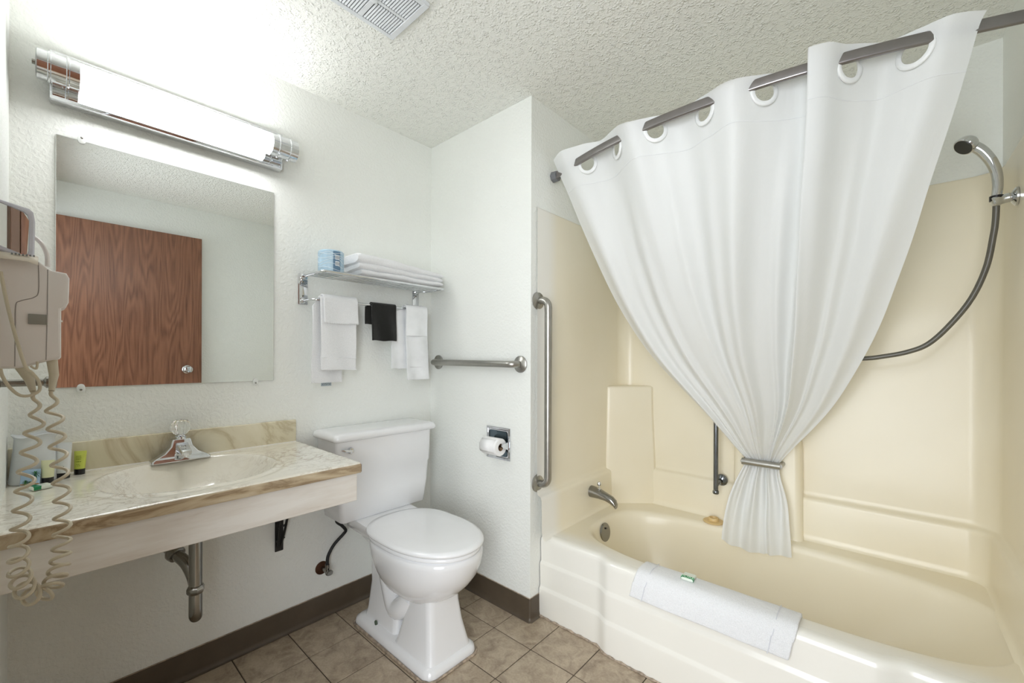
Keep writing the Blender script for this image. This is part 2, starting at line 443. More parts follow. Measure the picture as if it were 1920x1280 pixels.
# ================================================================ VANITY LIGHT
LX = .094; LZ = 2.098; LR = .042
lt = thing('vanity_light', 'chrome vanity light bar with glowing white tube glass above mirror', 'wall lamp', (0, .35, 2.03))
bm = bm_new(); box(bm, 0, .046, .015, .690, 2.026, 2.178, .005, 2); finish('backplate', bm, CHROME, lt)
bm = bm_new(); box(bm, .045, .049, .02, .685, 2.034, 2.17, .002, 1); finish('reflector', bm, CHROME, lt)
bm = bm_new(); cyl(bm, (LX, .079, LZ), (LX, .622, LZ), LR - .001, seg=40); finish('glass_tube', bm, LAMPG, lt)
def cap(y0, y1, s):
    bm = bm_new(); L = y1 - y0; pr = [(0, 0), (LR * .9, 0), (LR + .001, .003)]
    for f in (.3, .72): pr += [(LR + .001, L * f - .004), (LR + .0045, L * f - .002), (LR + .0045, L * f + .002), (LR + .001, L * f + .004)]
    pr += [(LR + .001, L), (LR * .8, L), (0, L)]
    lathe(bm, (LX, y0, LZ), (0, 1, 0), pr, 40); return finish('end_cap', bm, CHROME, lt)
c0 = cap(-.013, .079, 1); cap(.622, .722, 1)
bm = bm_new(); cyl(bm, (LX, -.02, LZ), (LX, -.012, LZ), .007, seg=12); finish('finial', bm, DULLCH, c0)
for y in (.062, .64):
    bm = bm_new(); box(bm, .03, LX - .02, y - .02, y + .02, LZ - .028, LZ + .02, .003, 1); finish('socket_arm', bm, CHROME, lt)
# nine screws not needed: lamp is fed through the wall

# ================================================================ WALL MIRROR
mr = thing('wall_mirror', 'large frameless wall mirror with chipped edges under the light bar', 'mirror', (0, .35, 1.122))
bm = bm_new(); box(bm, 0.0002, .0045, .030, .671, 1.122, 1.934, .0008, 1); finish('mirror_glass', bm, MIRROR, mr, smooth=False)
CLIP = simple('clear_clip_plastic', srgb(225, 228, 226), .2)
for y, z, s in ((.088, 1.934, 1), (.088, 1.122, -1), (.60, 1.122, -1)):
    bm = bm_new(); tmp = sell(0, 0, .010, .015, 2.4, 0, 20)
    loft(bm, [[Vector((x, y + p.x, z + s * .004 + p.y)) for p in tmp] for x in (.0046, .0075)] + [[Vector((.0088, y + p.x * .7, z + s * .004 + p.y * .8)) for p in tmp]])
    c = finish('mirror_clip', bm, CLIP, mr)
    bm = bm_new(); lathe(bm, (.0086, y, z + s * .008), (1, 0, 0), [(.0035, 0), (.0035, .001), (.002, .0018), (0, .0018)], 12); finish('screw', bm, DULLCH, c)

# ================================================================ CEILING VENT
vt = thing('exhaust_vent', 'white louvred exhaust fan grille on the textured ceiling', 'vent', (.70, .74, CEIL - .02))
X0, X1, Y0, Y1 = .582, .812, .60, .887; ZV = CEIL - .016
bm = bm_new()
fk = [0]
def frm(x0, x1, y0, y1):
    fk[0] += 1; box(bm, x0, x1, y0, y1, ZV + .0003 * fk[0], CEIL - .0004 - .0002 * fk[0], .003 if fk[0] < 3 else .001, 1)
frm(X0, X1, Y1 - .024, Y1); frm(X0, X1, Y0, Y0 + .024); frm(X0 + .0008, X0 + .018, Y0 + .004, Y1 - .004); frm(X1 - .018, X1 - .0008, Y0 + .004, Y1 - .004)
xm = (X0 + X1) / 2; frm(xm - .006, xm + .006, Y0 + .004, Y1 - .004)
ym = (Y0 + Y1) / 2; frm(X0 + .004, X1 - .004, ym - .009, ym + .009)
finish('grille_frame', bm, VENTM, vt)
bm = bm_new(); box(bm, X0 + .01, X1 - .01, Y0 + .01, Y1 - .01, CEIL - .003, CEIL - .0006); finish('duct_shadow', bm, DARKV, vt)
bm = bm_new(); lathe(bm, (xm, ym, ZV + .001), (0, 0, -1), [(.012, -.002), (.012, .004), (.009, .006), (0, .006)], 20); finish('mounting_knob', bm, VENTM, vt)
n = 11
for xa, xb_ in ((X0 + .02, xm - .008), (xm + .008, X1 - .02)):
    for ya, yb_ in ((Y0 + .026, ym - .011), (ym + .011, Y1 - .026)):
        for k in range(n):
            y = ya + (yb_ - ya) * (k + .5) / n; w_ = (yb_ - ya) / n
            t = bm_new(); box(t, xa, xb_, y - w_ * .36, y + w_ * .36, ZV + .001, ZV + .0045, .0012, 1)
            bmesh.ops.rotate(t, verts=t.verts, cent=(0, y, ZV + .003), matrix=Matrix.Rotation(R(-22), 3, 'X'))
            finish('louvre_slat', t, VENTM, vt)

# ================================================================ VANITY COUNTER
CT = .848; CF = .583; CY1 = .762
vc = thing('vanity_counter', 'cream veined marble counter with molded oval basin and white apron board', 'counter', (.29, .35, .72))
def basin_h(x, y):
    ex, ey = (x - .292) / .222, (y - .335) / .226
    r = (abs(ex) ** 2.3 + abs(ey) ** 2.3) ** (1 / 2.3)
    h = 0
    if r < 1:
        q = 1 - r; h = -.125 * (1 - (1 - min(q / .8, 1)) ** 2.6) - .0
    lip = math.exp(-((r - 1.10) / .035) ** 2) * -.0018 + math.exp(-((r - 1.02) / .03) ** 2) * .003
    return h + lip
nx, ny = 96, 140; bm = bm_new(); g = []
xs = [CF * i / nx for i in range(nx + 1)]; ys = [YE + (CY1 - YE) * j / ny for j in range(ny + 1)]
for x in xs: g.append([bm.verts.new((x, y, CT + basin_h(x, y) + (.004 * (1 - min((CF - x) / .012, 1)) ** 2 * -1))) for y in ys])
for i in range(nx):
    for j in range(ny): bm.faces.new((g[i][j], g[i + 1][j], g[i + 1][j + 1], g[i][j + 1]))
lo = .812
def skirt(vs, dx=0, dy=0):
    b = [bm.verts.new((v.co.x + dx, v.co.y + dy, v.co.z - .004)) for v in vs]
    c = [bm.verts.new((v.co.x, v.co.y, lo + .004)) for v in b]; d = [bm.verts.new((v.co.x - dx, v.co.y - dy, lo)) for v in b]
    for A, B in ((vs, b), (b, c), (c, d)):
        for i in range(len(vs) - 1): bm.faces.new((A[i], A[i + 1], B[i + 1], B[i])).material_index = 1
skirt(g[-1], .003, 0); skirt([g[i][-1] for i in range(nx + 1)], 0, .003)
finish('countertop', bm, [MARBLE, MEDGE], vc, sharp=60)
bm = bm_new(); box(bm, 0, .022, YE, CY1 - .004, CT - .002, .945, .003, 2); finish('backsplash', bm, MSPLASH, vc)
bm = bm_new(); box(bm, .55, .572, YE, CY1 - .008, .712, lo + .001, .002, 1); box(bm, 0, .55, CY1 - .03, CY1 - .008, .712, lo + .001, .002, 1)
finish('apron_board', bm, BOARD, vc, smooth=False)
bm = bm_new(); lathe(bm, (.26, .335, CT - .126), (0, 0, 1), [(.0, 0), (.024, 0), (.024, .002), (.018, .003), (.016, .001), (0, .001)], 24); finish('drain_ring', bm, CHROME, vc)
bm = bm_new(); tube(bm, [(.0235, YE, CT + .001), (.0235, CY1 - .006, CT + .001)], .0022, 6); finish('caulk_line', bm, simple('white_caulk', srgb(232, 230, 224), .5), vc)

# iron bracket
for y in (.695,):
    br = thing('counter_bracket', 'black cutout iron bracket under the counter near the toilet', 'bracket', (0.0, y, .36))
    bm = bm_new(); box(bm, 0.0005, .006, y - .017, y + .017, .375, .705, .002, 1); finish('wall_plate', bm, BLACKI, br)
    bm = bm_new(); box(bm, .006, .40, y - .014, y + .014, .699, .711, .001, 1); finish('support_arm', bm, BLACKI, br)
    bm = bm_new()
    A, B = Vector((.004, y, .40)), Vector((.30, y, .70)); d = (B - A); 
    for s in (-1, 1):
        pass
    for sy in (-1, 1):
        tube(bm, catmull([(.006, y + sy * .004, .395), (.035, y + sy * .009, .46), (.085, y + sy * .014, .58), (.16, y + sy * .018, .665), (.26, y + sy * .02, .699)], 5), .0055, 8)
    for px, pz in ((.018, .425), (.045, .49), (.075, .56), (.11, .615), (.15, .66)):
        tube(bm, [(px, y - .016, pz), (px + .004, y + .016, pz + .012)], .0045, 8)
    finish('scroll_brace', bm, BLACKI, br)

# faucet
FY = .340; FX = .062
fc = thing('basin_faucet', 'single handle chrome faucet with clear knob on vanity counter', 'faucet', (FX, FY, CT))
bm = bm_new()
def rr(hx, hy, z, cx=FX, r=.006): return rrect(cx, FY, hx, hy, r, z, 4)
loft(bm, [rr(.028, .086, CT), rr(.028, .086, CT + .008, r=.008), rr(.024, .074, CT + .016), rr(.023, .05, CT + .03), rr(.023, .033, CT + .052), rr(.023, .029, CT + .07), rr(.020, .026, CT + .078)])
finish('faucet_body', bm, CHROME, fc)
bm = bm_new()
rings = []
for x, z, hy, hz in ((.05, CT + .054, .021, .018), (.09, CT + .050, .018, .015), (.125, CT + .045, .016, .012), (.155, CT + .040, .015, .010), (.16, CT + .039, .013, .008)):
    rings.append([Vector((x, FY + p.x, z + p.y)) for p in rrect(0, 0, hy, hz, .005, 0, 3)])
loft(bm, rings); finish('spout', bm, CHROME, fc)
bm = bm_new(); cyl(bm, (.150, FY, CT + .036), (.150, FY, CT + .024), .010, .0095, 20); finish('aerator', bm, CHROME, fc)
bm = bm_new(); box(bm, .1555, .162, FY - .008, FY + .006, CT + .031, CT + .040, .0005, 1); finish('sticker', bm, FLATW, fc)
bm = bm_new(); lathe(bm, (FX, FY, CT + .077), (0, 0, 1), [(0, 0), (.018, 0), (.018, .008), (.012, .012), (.012, .016), (0, .016)], 24); finish('handle_stem', bm, CHROME, fc)
bm = bm_new(); rings = []
for rr_, h in ((.012, .0), (.020, .006), (.0255, .018), (.027, .030), (.0255, .042), (.019, .052), (.012, .055)):
    rings.append([Vector((FX + rr_ * (1 + .08 * math.cos(k * 8 * 2 * math.pi / 48)) * math.cos(k * 2 * math.pi / 48), FY + rr_ * (1 + .08 * math.cos(k * 8 * 2 * math.pi / 48)) * math.sin(k * 2 * math.pi / 48), CT + .091 + h)) for k in range(48)])
loft(bm, rings); kb = finish('clear_knob', bm, ACRYL, fc)
bm = bm_new(); lathe(bm, (FX, FY, CT + .147), (0, 0, 1), [(0, 0), (.0135, 0), (.0135, .0015), (0, .0018)], 24); finish('knob_cap', bm, CHROME, kb)

# drain trap
TY = .338
tp = thing('drain_trap', 'dull chrome drain trap hanging under the vanity basin', 'pipe', (.3, TY, .36))
bm = bm_new(); cyl(bm, (.30, TY, .735), (.30, TY, .60), .0165); cyl(bm, (.30, TY, .64), (.30, TY, .468), .0185); finish('tailpiece', bm, DULLCH, tp)
bm = bm_new(); lathe(bm, (.30, TY, .452), (0, 0, 1), [(.017, 0), (.021, 0), (.0245, .006), (.0245, .018), (.021, .026), (.018, .028)], 8); 
for k in range(0): pass
finish('slip_nut', bm, DULLCH, tp)
bm = bm_new()
J = catmull([(.30, TY, .456), (.30, TY, .405), (.294, TY + .001, .378), (.268, TY + .008, .362), (.236, TY + .014, .372), (.216, TY + .018, .41), (.203, TY + .014, .46), (.18, TY - .002, .51), (.14, TY - .026, .54), (.06, TY - .038, .548), (.001, TY - .040, .548)], 8)
tube(bm, J, .0185, 18); finish('trap_bend', bm, DULLCH, tp)
bm = bm_new(); lathe(bm, (.150, TY - .020, .534), (-1, -.45, .45), [(.019, 0), (.026, .002), (.028, .01), (.028, .022), (.024, .03), (.019, .032)], 16); finish('trap_nut', bm, DULLCH, tp)
bm = bm_new(); lathe(bm, (.0008, TY - .040, .548), (1, 0, 0), [(.0, 0), (.036, 0), (.036, .003), (.02, .008), (.0, .008)], 28); finish('wall_flange', bm, DULLCH, tp)
for dy in (-.10, .12):
    s = thing('supply_stub', 'small chrome supply stub on wall ' + ('between the drain trap and the hair dryer cord' if dy < 0 else 'to the toilet side of the drain trap'), 'pipe', (0, TY + dy, .60))
    bm = bm_new(); lathe(bm, (.0008, TY + dy, .605), (1, 0, 0), [(0, 0), (.024, 0), (.024, .003), (.012, .006), (.008, .007), (.008, .06), (0, .06)], 20); finish('stop_escutcheon', bm, CHROME, s)
    bm = bm_new(); tube(bm, catmull([(.055, TY + dy, .605), (.075, TY + dy, .61), (.085, TY + dy * .8, .65), (.07, TY + dy * .4, .75)], 5), .006, 10); finish('supply_riser', bm, CHROME, s)

# ================================================================ THINGS ON THE COUNTER
LINER = simple('translucent_white_plastic', srgb(234, 238, 240), .35); LINER.b.inputs['Transmission Weight'].default_value = .25; LINER.b.inputs['Roughness'].default_value = .4
bm = bm_new(); rings = []
for rx, ry, h in ((.0, .0, .0), (.040, .050, .0), (.042, .052, .004), (.038, .047, .06), (.035, .043, .10), (.034, .041, .128), (.040, .047, .140), (.037, .044, .142), (.030, .037, .128)):
    rings.append([Vector((.075 + max(rx, .001) * math.cos(a) * (1 + .03 * math.sin(5 * a)), -.012 + max(ry, .001) * math.sin(a), CT + .001 + h + .004 * math.sin(3 * a) * (h > .12))) for a in [2 * math.pi * k / 40 for k in range(40)]])
loft(bm, rings, (True, False)); tag(finish('ice_bucket', bm, LINER), 'translucent white plastic bucket with folded rim in the counter corner', 'bucket')

def bottle_tube(name, label, x, y, w_, h, colb, lean, caph=.016, band=None, rot=-.5):
    t = thing(name, label, 'toiletry', (x, y, CT + .0012), 'small toiletry tubes on the vanity counter')
    Mx = Matrix.Translation((x, y, CT + .0012)) @ Matrix.Rotation(rot, 4, 'Z') @ Matrix.Rotation(lean, 4, 'Y')
    bm = bm_new(); rings = []
    for f, sx, sy in ((0, .0115, .0125), (.12, .0115, .013), (.35, .0105, .0138), (.65, .008, .0148), (.85, .0045, .0156), (.97, .0014, .016), (1.0, .001, .016)):
        rings.append([Mx @ Vector((p.x * 1.0, p.y, caph + f * (h - caph))) for p in sell(0, 0, sx * w_ / .03, sy * w_ / .03, 2.1, 0, 28)])
    loft(bm, rings); b = finish('tube_body', bm, colb, t)
    bm = bm_new(); loft(bm, [[Mx @ Vector((p.x, p.y, z)) for p in sell(0, 0, .0118 * w_ / .03, .0128 * w_ / .03, 2.1, 0, 28)] for z in (0, caph)])
    finish('flip_cap', bm, BLACKP, t)
    return t, b, Mx
GREYTX = simple('grey_print', srgb(120, 124, 124), .6); OLIVE = simple('olive_print', srgb(120, 136, 30), .6)
def print_lines(b, Mx, col, w_, rows, nm='printed_lines'):
    bm = bm_new(); random.seed(3)
    for z, hw, th in rows:
        xo = .0128 * w_ / .03 * .98
        x = -hw
        while x < hw:
            l = random.uniform(.002, .005) * 1.0
            a0 = (Mx @ Vector((0, 0, 0)))
            rx = interp([(.0, .0117), (.035, .0105), (.06, .0085), (.09, .004)], z) * w_ / .03 + .0006
            for v in ():
                pass
            t_ = bm_new(); box(t_, rx * math.sqrt(max(0, 1 - (x / xo) ** 2)) - .0008, rx * math.sqrt(max(0, 1 - (x / xo) ** 2)) + .0003, x, min(x + l, hw), z, z + th)
            add(bm, t_, 0, Mx); x += l + .0012
    finish(nm, bm, col, b, smooth=False)['kind'] = 'stuff'
YEL = simple('lime_tube_plastic', srgb(204, 214, 96), .35); WHT = simple('pearl_white_tube', srgb(226, 230, 232), .35); CRM = simple('pale_yellow_tube', srgb(228, 230, 190), .35)
t1, b1, m1 = bottle_tube('lotion_tube', 'lime green tube with black cap, furthest along the counter', .060, .083, .030, .072, YEL, -.06)
print_lines(b1, m1, OLIVE, .030, [(.026, .006, .0012), (.030, .004, .0012), (.038, .008, .0018), (.046, .006, .0012), (.051, .007, .0012), (.056, .007, .0012)])
t2, b2, m2 = bottle_tube('lotion_tube', 'tall white tube with grey print and black cap beside the lime tube', .088, .046, .036, .108, WHT, -.05)
print_lines(b2, m2, GREYTX, .036, [(.030, .006, .0012), (.035, .008, .002), (.062, .008, .0012), (.067, .010, .0012), (.073, .009, .0012), (.079, .010, .0012), (.085, .008, .0012)])
t3, b3, m3 = bottle_tube('lotion_tube', 'short pale yellow tube with black cap next to the palm tree packet', .125, .014, .030, .066, CRM, -.03)

# palm tree packet
pk = thing('amenity_packet', 'small packet printed with green palm trees, leaning on the bucket', 'packet', (.125, -.022, CT + .001))
PM = Matrix.Translation((.128, -.024, CT + .0015)) @ Matrix.Rotation(-.45, 4, 'Z') @ Matrix.Rotation(-.12, 4, 'Y')
SKYP = simple('print_sky_blue', srgb(176, 206, 236), .5); LEAFP = simple('print_palm_green', srgb(44, 110, 54), .5); TRUNKP = simple('print_trunk', srgb(60, 90, 130), .5); SANDP = simple('print_sand', srgb(176, 140, 104), .5)
bm = bm_new(); t_ = bm_new(); box(t_, -.002, 0, -.018, .024, 0, .045, .0005, 1); add(bm, t_, 0, PM); pb = finish('packet_body', bm, SKYP, pk, smooth=False)
bm = bm_new()
def frond(cy, cz, a, l):
    tube(bm, [PM @ Vector((.0006, cy + l * f * math.cos(a), cz + l * f * math.sin(a) - .006 * f * f)) for f in (0, .35, .7, 1)], [.0008, .0014, .001, .0003], 5, flat=.3)
for cy, cz, l in ((.014, .034, .012), (-.006, .012, .008), (.004, .009, .007)):
    for a in range(0, 360, 36): frond(cy, cz, R(a), l)
finish('palm_print', bm, LEAFP, pb, smooth=False)
bm = bm_new(); tube(bm, [PM @ Vector(p) for p in ((.0006, .010, .004), (.0006, .013, .018), (.0006, .014, .034))], .0007, 5); finish('trunk_print', bm, TRUNKP, pb)
bm = bm_new(); t_ = bm_new(); box(t_, -.0004, .0004, -.017, .023, .001, .005); add(bm, t_, 0, PM); finish('sand_print', bm, SANDP, pb, smooth=False)

def soap(name, label, Mx, L, W, text, grp='wrapped soap bars'):
    s = thing(name, label, 'soap', tuple(Mx.translation), None)
    GRN = simple('soap_green_band', srgb(18, 130, 78), .25); CLR = simple('clear_wrapper', srgb(224, 232, 222), .15)
    bm = bm_new(); loft(bm, [[Mx @ p for p in rrect(0, 0, L / 2 * k, W / 2 * k, .004, z, 4)] for k, z in ((.9, 0), (1, .003), (1, .008), (.9, .011))])
    b = finish('wrapped_bar', bm, CLR, s)
    bm = bm_new(); t_ = bm_new(); box(t_, -L / 2 - .0004, L / 2 + .0004, -W * .46, -W * .08, .0008, .0114, .001, 1); add(bm, t_, 0, Mx); finish('green_band', bm, GRN, s, smooth=False)
    if text:
        bm = bm_new(); textmesh(bm, text, W * .42, Mx @ Matrix.Translation((0, -W * .27, .0118)), 0, .0002); finish('band_lettering', bm, simple('pale_lettering', srgb(190, 236, 206), .5), s, smooth=False)
    return s
soap('wrapped_soap', 'green and clear wrapped soap lying on the vanity counter', Matrix.Translation((.20, .0, CT + .002)) @ Matrix.Rotation(R(20), 4, 'Z'), .030, .040, None)

# ================================================================ HAIR DRYER on the entry wall
hd = thing('hair_dryer', 'white wall mounted hair dryer with coiled cord by the mirror', 'hair dryer', (.62, YE, 1.2))
bm = bm_new(); poly = [(YE, 1.199), (-.026, 1.200), (.006, 1.213), (.026, 1.218), (.0285, 1.222), (.0285, 1.326), (.036, 1.332), (.0395, 1.340), (.0405, 1.392), (.036, 1.402), (.015, 1.405), (.004, 1.414), (-.006, 1.424), (-.03, 1.43), (YE, 1.43)]
XA, XF = .565, .68
loft(bm, [[Vector((XA + .004, YE + (y - YE) * .985, z)) for y, z in poly]] + [[Vector((x, y, z)) for y, z in poly] for x in (XA + .01, XF - .008)] + [[Vector((XF - .002, YE + (y - YE) * .985, 1.315 + (z - 1.315) * .985)) for y, z in poly]] + [[Vector((XF, YE + (y - YE) * .95, 1.315 + (z - 1.315) * .96)) for y, z in poly]])
hs = finish('housing', bm, PLASTIC, hd, sharp=30)
SEAM = simple('seam_grey', srgb(150, 144, 140), .6)  # grey line along the housing joints
bm = bm_new(); tube(bm, [(XF - .0002, .009, 1.405), (XF + .0001, .0085, 1.31), (XF - .0002, .007, 1.217)], .0008, 6)
tube(bm, catmull([(XF, -.004, 1.418), (XF, -.0035, 1.36), (XF, -.010, 1.345), (XF, -.028, 1.336), (XF, -.034, 1.325), (XF, -.0345, 1.27), (XF, -.035, 1.204)], 6), .0008, 6)
finish('housing_seam', bm, SEAM, hs)
bm = bm_new(); box(bm, XF - .001, XF + .0035, -.0175, .0085, 1.290, 1.311, .0012, 2); finish('grey_button', bm, GREYP, hd)
bm = bm_new(); cyl(bm, (XF - .02, .0285, 1.30), (XF - .02, .031, 1.30), .002, seg=10); finish('test_button', bm, PLASTIC, hd)
# sticker draped over the sloping top
LBL = simple('curled_paper_sticker', srgb(228, 220, 206), .6); RED = simple('red_print', srgb(214, 110, 92), .6)
bm = bm_new(); rings = []
for x, dz in ((.60, .012), (.63, .016), (.66, .013), (.688, .004), (.70, -.010)):
    rings.append([Vector((x, y, 1.425 + dz - max(0, (y + .02)) * .35)) for y in (YE + .002, -.045, -.02, -.004)])
loft(bm, rings, closed=False); lb = finish('paper_sticker', bm, LBL, hd)
sol = lb.modifiers.new('s', 'SOLIDIFY'); sol.thickness = .0006
bm = bm_new()
for i in range(7): box(bm, .690 + .0006 * (i % 3), .6935 + .0006 * (i % 3), -.040 + i * .0048, -.0375 + i * .0048, 1.4265, 1.4295)
for i in range(4): box(bm, .672, .676, -.05 + i * .006, -.047 + i * .006, 1.4352, 1.4372)
finish('warning_print', bm, GREYTX, lb, smooth=False)
bm = bm_new(); tube(bm, [(.683, -.050, 1.4335), (.684, -.016, 1.429)], .0009, 5); tube(bm, [(.660, -.03, 1.4405), (.683, -.016, 1.4305)], .0007, 5); finish('red_print_line', bm, RED, lb)
# make-up mirror standing on the dryer
bm = bm_new(); fr = []
def q(y, z, x): return Vector((x, y, z))
def quad_ring(ins, x):
    y0, y1 = YE + .003 + ins, -.0085 - ins
    return [q(y0, 1.435 + ins, x + .0), q(y1 - .003, 1.420 + ins, x), q(y1 - .001, 1.43 + ins, x), q(y1, 1.50, x - .001), q(y1 - .0025, 1.518 - ins, x), q(y1 - .008, 1.524 - ins, x), q(y0, 1.535 - ins, x)]
loft(bm, [quad_ring(.001, .668), quad_ring(0, .672), quad_ring(0, .682), quad_ring(.0025, .6845), quad_ring(.007, .6845), quad_ring(.0085, .681)], (True, False))
mf = finish('shaving_mirror_frame', bm, simple('silver_white_plastic', srgb(206, 208, 220), .25), hd)
bm = bm_new(); loft(bm, [quad_ring(.008, .680), quad_ring(.008, .6815)]); finish('shaving_mirror_glass', bm, MIRROR, mf, smooth=False)
bm = bm_new(); tube(bm, catmull([(.655, -.012, 1.475), (.655, .000, 1.462), (.655, .008, 1.440), (.655, .009, 1.415)], 5), .008, 12, flat=.5); finish('mirror_hinge', bm, PLASTIC, hd)
# cords
def YU(u): return -.054 + .000723 * u
def ZV_(v): return 1.226 - (v - 669) * .00111
def pth(px, x=.69): return [Vector((x, YU(u), ZV_(v))) for u, v in px]
core = catmull(pth([(60, 735), (67, 775), (60, 815), (52, 860), (46, 905), (40, 955), (36, 1005), (35, 1050), (43, 1085), (58, 1106), (76, 1112), (94, 1104), (107, 1083), (113, 1058), (116, 1030), (117, 990), (117, 945), (113, 895), (109, 850), (104, 805), (99, 760), (95, 735)]), 14)
# resample the core evenly, then wind the helix
def resample(pts, n):
    L = [0]
    for a, b in zip(pts, pts[1:]): L.append(L[-1] + (b - a).length)
    out = []; j = 0
    for i in range(n + 1):
        s = L[-1] * i / n
        while j < len(L) - 2 and L[j + 1] < s: j += 1
        f = (s - L[j]) / max(1e-9, L[j + 1] - L[j]); out.append(pts[j].lerp(pts[j + 1], f))
    return out, L[-1]
core, CL = resample(core, 900)
hel = []; ph = 0.0; TURNS = 27
for i, p in enumerate(core):
    f = i / len(core); t = (core[min(i + 1, 900)] - core[max(i - 1, 0)]).normalized()
    a = Vector((1, 0, 0)); b = t.cross(a).normalized()
    env = min(1, f * 14, (1 - f) * 20); low = math.exp(-((f - .5) / .11) ** 2)
    ph += (1 + 1.2 * low) * 2 * math.pi * TURNS / 1080
    r_ = .0118 * env * (1 + .35 * low)
    hel.append(p + a * r_ * math.cos(ph) + b * r_ * math.sin(ph) + t * r_ * .95 * low * math.cos(ph))
bm = bm_new(); tube(bm, hel, .0033, 8); finish('coiled_cord', bm, CORDM, hd)
bm = bm_new(); tube(bm, [core[0], Vector((.675, YU(54), 1.175)), Vector((.665, YU(38), 1.202))], [.0045, .0075, .009], 14); finish('cord_grip', bm, CORDM, hd)
bm = bm_new(); tube(bm, [core[-1], Vector((.675, YU(100), 1.185)), Vector((.665, YU(96), 1.218))], [.0045, .0075, .0085], 14); finish('cord_grip', bm, CORDM, hd)
bm = bm_new(); tube(bm, catmull(pth([(2, 522), (14, 580), (30, 640), (46, 688), (58, 700), (70, 715), (72, 732), (56, 741), (36, 740), (18, 725), (6, 706), (2, 692)], .700), 10), .0028, 8); finish('power_cord', bm, CORDM, hd)
bm = bm_new(); tube(bm, catmull(pth([(55, 688), (66, 693), (68, 680)], .69), 6), .002, 8); finish('cord_loop', bm, CORDM, hd)
# brass wall hook seen behind cord: a small round peg on the mirror wall
bm = bm_new(); lathe(bm, (.55, YE, 1.165), (0, 1, 0), [(0, 0), (.016, 0), (.016, .004), (.008, .008), (.008, .07), (.013, .074), (.013, .09), (0, .092)], 20)
tag(finish('wall_peg', bm, DULLCH), 'small metal peg sticking out behind the dryer cords', 'hook')

# ================================================================ TOWEL SHELF
SZ = 1.592; BZ = 1.478
sh = thing('towel_shelf', 'chrome hotel towel shelf with hanging rail above the toilet', 'shelf', (0, 1.09, 1.46))
for y in (.792, 1.405):
    bm = bm_new(); box(bm, .0005, .004, y - .021, y + .021, 1.462, 1.600, .0018, 2); p_ = finish('wall_plate', bm, CHROME, sh)
    for z in (1.565, 1.50):
        bm = bm_new(); lathe(bm, (.004, y, z), (1, 0, 0), [(.005, 0), (.005, .001), (.003, .002), (0, .002)], 12); finish('screw', bm, DULLCH, p_)
    for z in (SZ - .002, BZ):
        bm = bm_new(); lathe(bm, (.004, y, z), (1, 0, 0), [(.012, 0), (.012, .003), (.006, .008), (0, .008)], 16); finish('rail_boss', bm, CHROME, p_)
bm = bm_new()
tube(bm, catmull([(.008, .796, SZ), (.03, .800, SZ), (.06, .80, SZ), (.16, .80, SZ), (.183, .81, SZ), (.19, .835, SZ), (.19, 1.10, SZ), (.19, 1.42, SZ), (.183, 1.445, SZ), (.16, 1.452, SZ), (.06, 1.452, SZ), (.03, 1.43, SZ), (.008, 1.41, SZ)], 6), .006, 12)
finish('outer_rail', bm, CHROME, sh)
for x in (.035, .068, .101, .134, .165):
    bm = bm_new(); tube(bm, [(x, .802, SZ), (x, 1.45, SZ)], .0032, 10); finish('shelf_rod', bm, CHROME, sh)
bm = bm_new(); tube(bm, catmull([(.01, .795, BZ), (.05, .796, BZ), (.085, .80, BZ), (.10, .82, BZ), (.102, .86, BZ), (.102, 1.1, BZ), (.102, 1.36, BZ), (.098, 1.39, BZ), (.08, 1.402, BZ), (.01, 1.404, BZ)], 6), .0052, 12)
finish('hanging_rail', bm, CHROME, sh)

# wrapped toilet roll on the shelf
RX, RY, RR, RH = .118, .868, .054, .098; RZ = SZ + .0065
WRAP = simple('blue_wrapper', srgb(176, 204, 222), .4, var=.06, vscale=30); WAVE = simple('white_wave_print', srgb(240, 246, 250), .5); LAB = simple('blue_label', srgb(96, 128, 156), .4)
tr = thing('wrapped_toilet_roll', 'toilet roll wrapped in pale blue wavy paper on towel shelf', 'toilet roll', (RX, RY, RZ))
bm = bm_new(); lathe(bm, (RX, RY, RZ), (0, 0, 1), [(0, .002), (.018, .002), (.022, 0), (RR - .004, 0), (RR, .004), (RR, RH - .005), (RR - .005, RH), (.022, RH), (.016, RH - .006), (0, RH - .006)], 48); rb = finish('wrapper', bm, WRAP, tr)
bm = bm_new()
for z0, A, ph in ((.082, .006, 0), (.066, .008, 1.1), (.05, .010, 2.0), (.03, .008, 2.9), (.014, .006, 4.0), (.075, .012, 3.4)):
    pts = []
    for k in range(40):
        a = -2.4 + 3.2 * k / 39; pts.append(Vector((RX + (RR + .0002) * math.cos(a), RY + (RR + .0002) * math.sin(a), RZ + min(RH - .006, max(.006, z0 + A * math.sin(2.6 * a + ph))))))
    tube(bm, pts, .0008, 5)
finish('wave_print', bm, WAVE, rb)
def patch(bm, a0, a1, z0, z1, r, n=8):
    loft(bm, [[Vector((RX + r * math.cos(a0 + (a1 - a0) * k / n), RY + r * math.sin(a0 + (a1 - a0) * k / n), z)) for k in range(n + 1)] for z in (z0, z1)], closed=False)
bm = bm_new(); patch(bm, -.28, .34, RZ + .004, RZ + RH - .006, RR + .0004); pl = finish('label_panel', bm, LAB, rb)
bm = bm_new(); patch(bm, -.12, .25, RZ + .055, RZ + .075, RR + .0008, 5); patch(bm, -.12, .25, RZ + .028, RZ + .048, RR + .0008, 5); finish('barcode_box', bm, WAVE, rb)
bm = bm_new()
for k in range(9):
    a = -.09 + k * .037
    for z in (.058, .031): patch(bm, a, a + .016, RZ + z, RZ + z + .014, RR + .0011, 1)
finish('barcode_bars', bm, simple('dark_print', srgb(60, 70, 84), .6), rb)

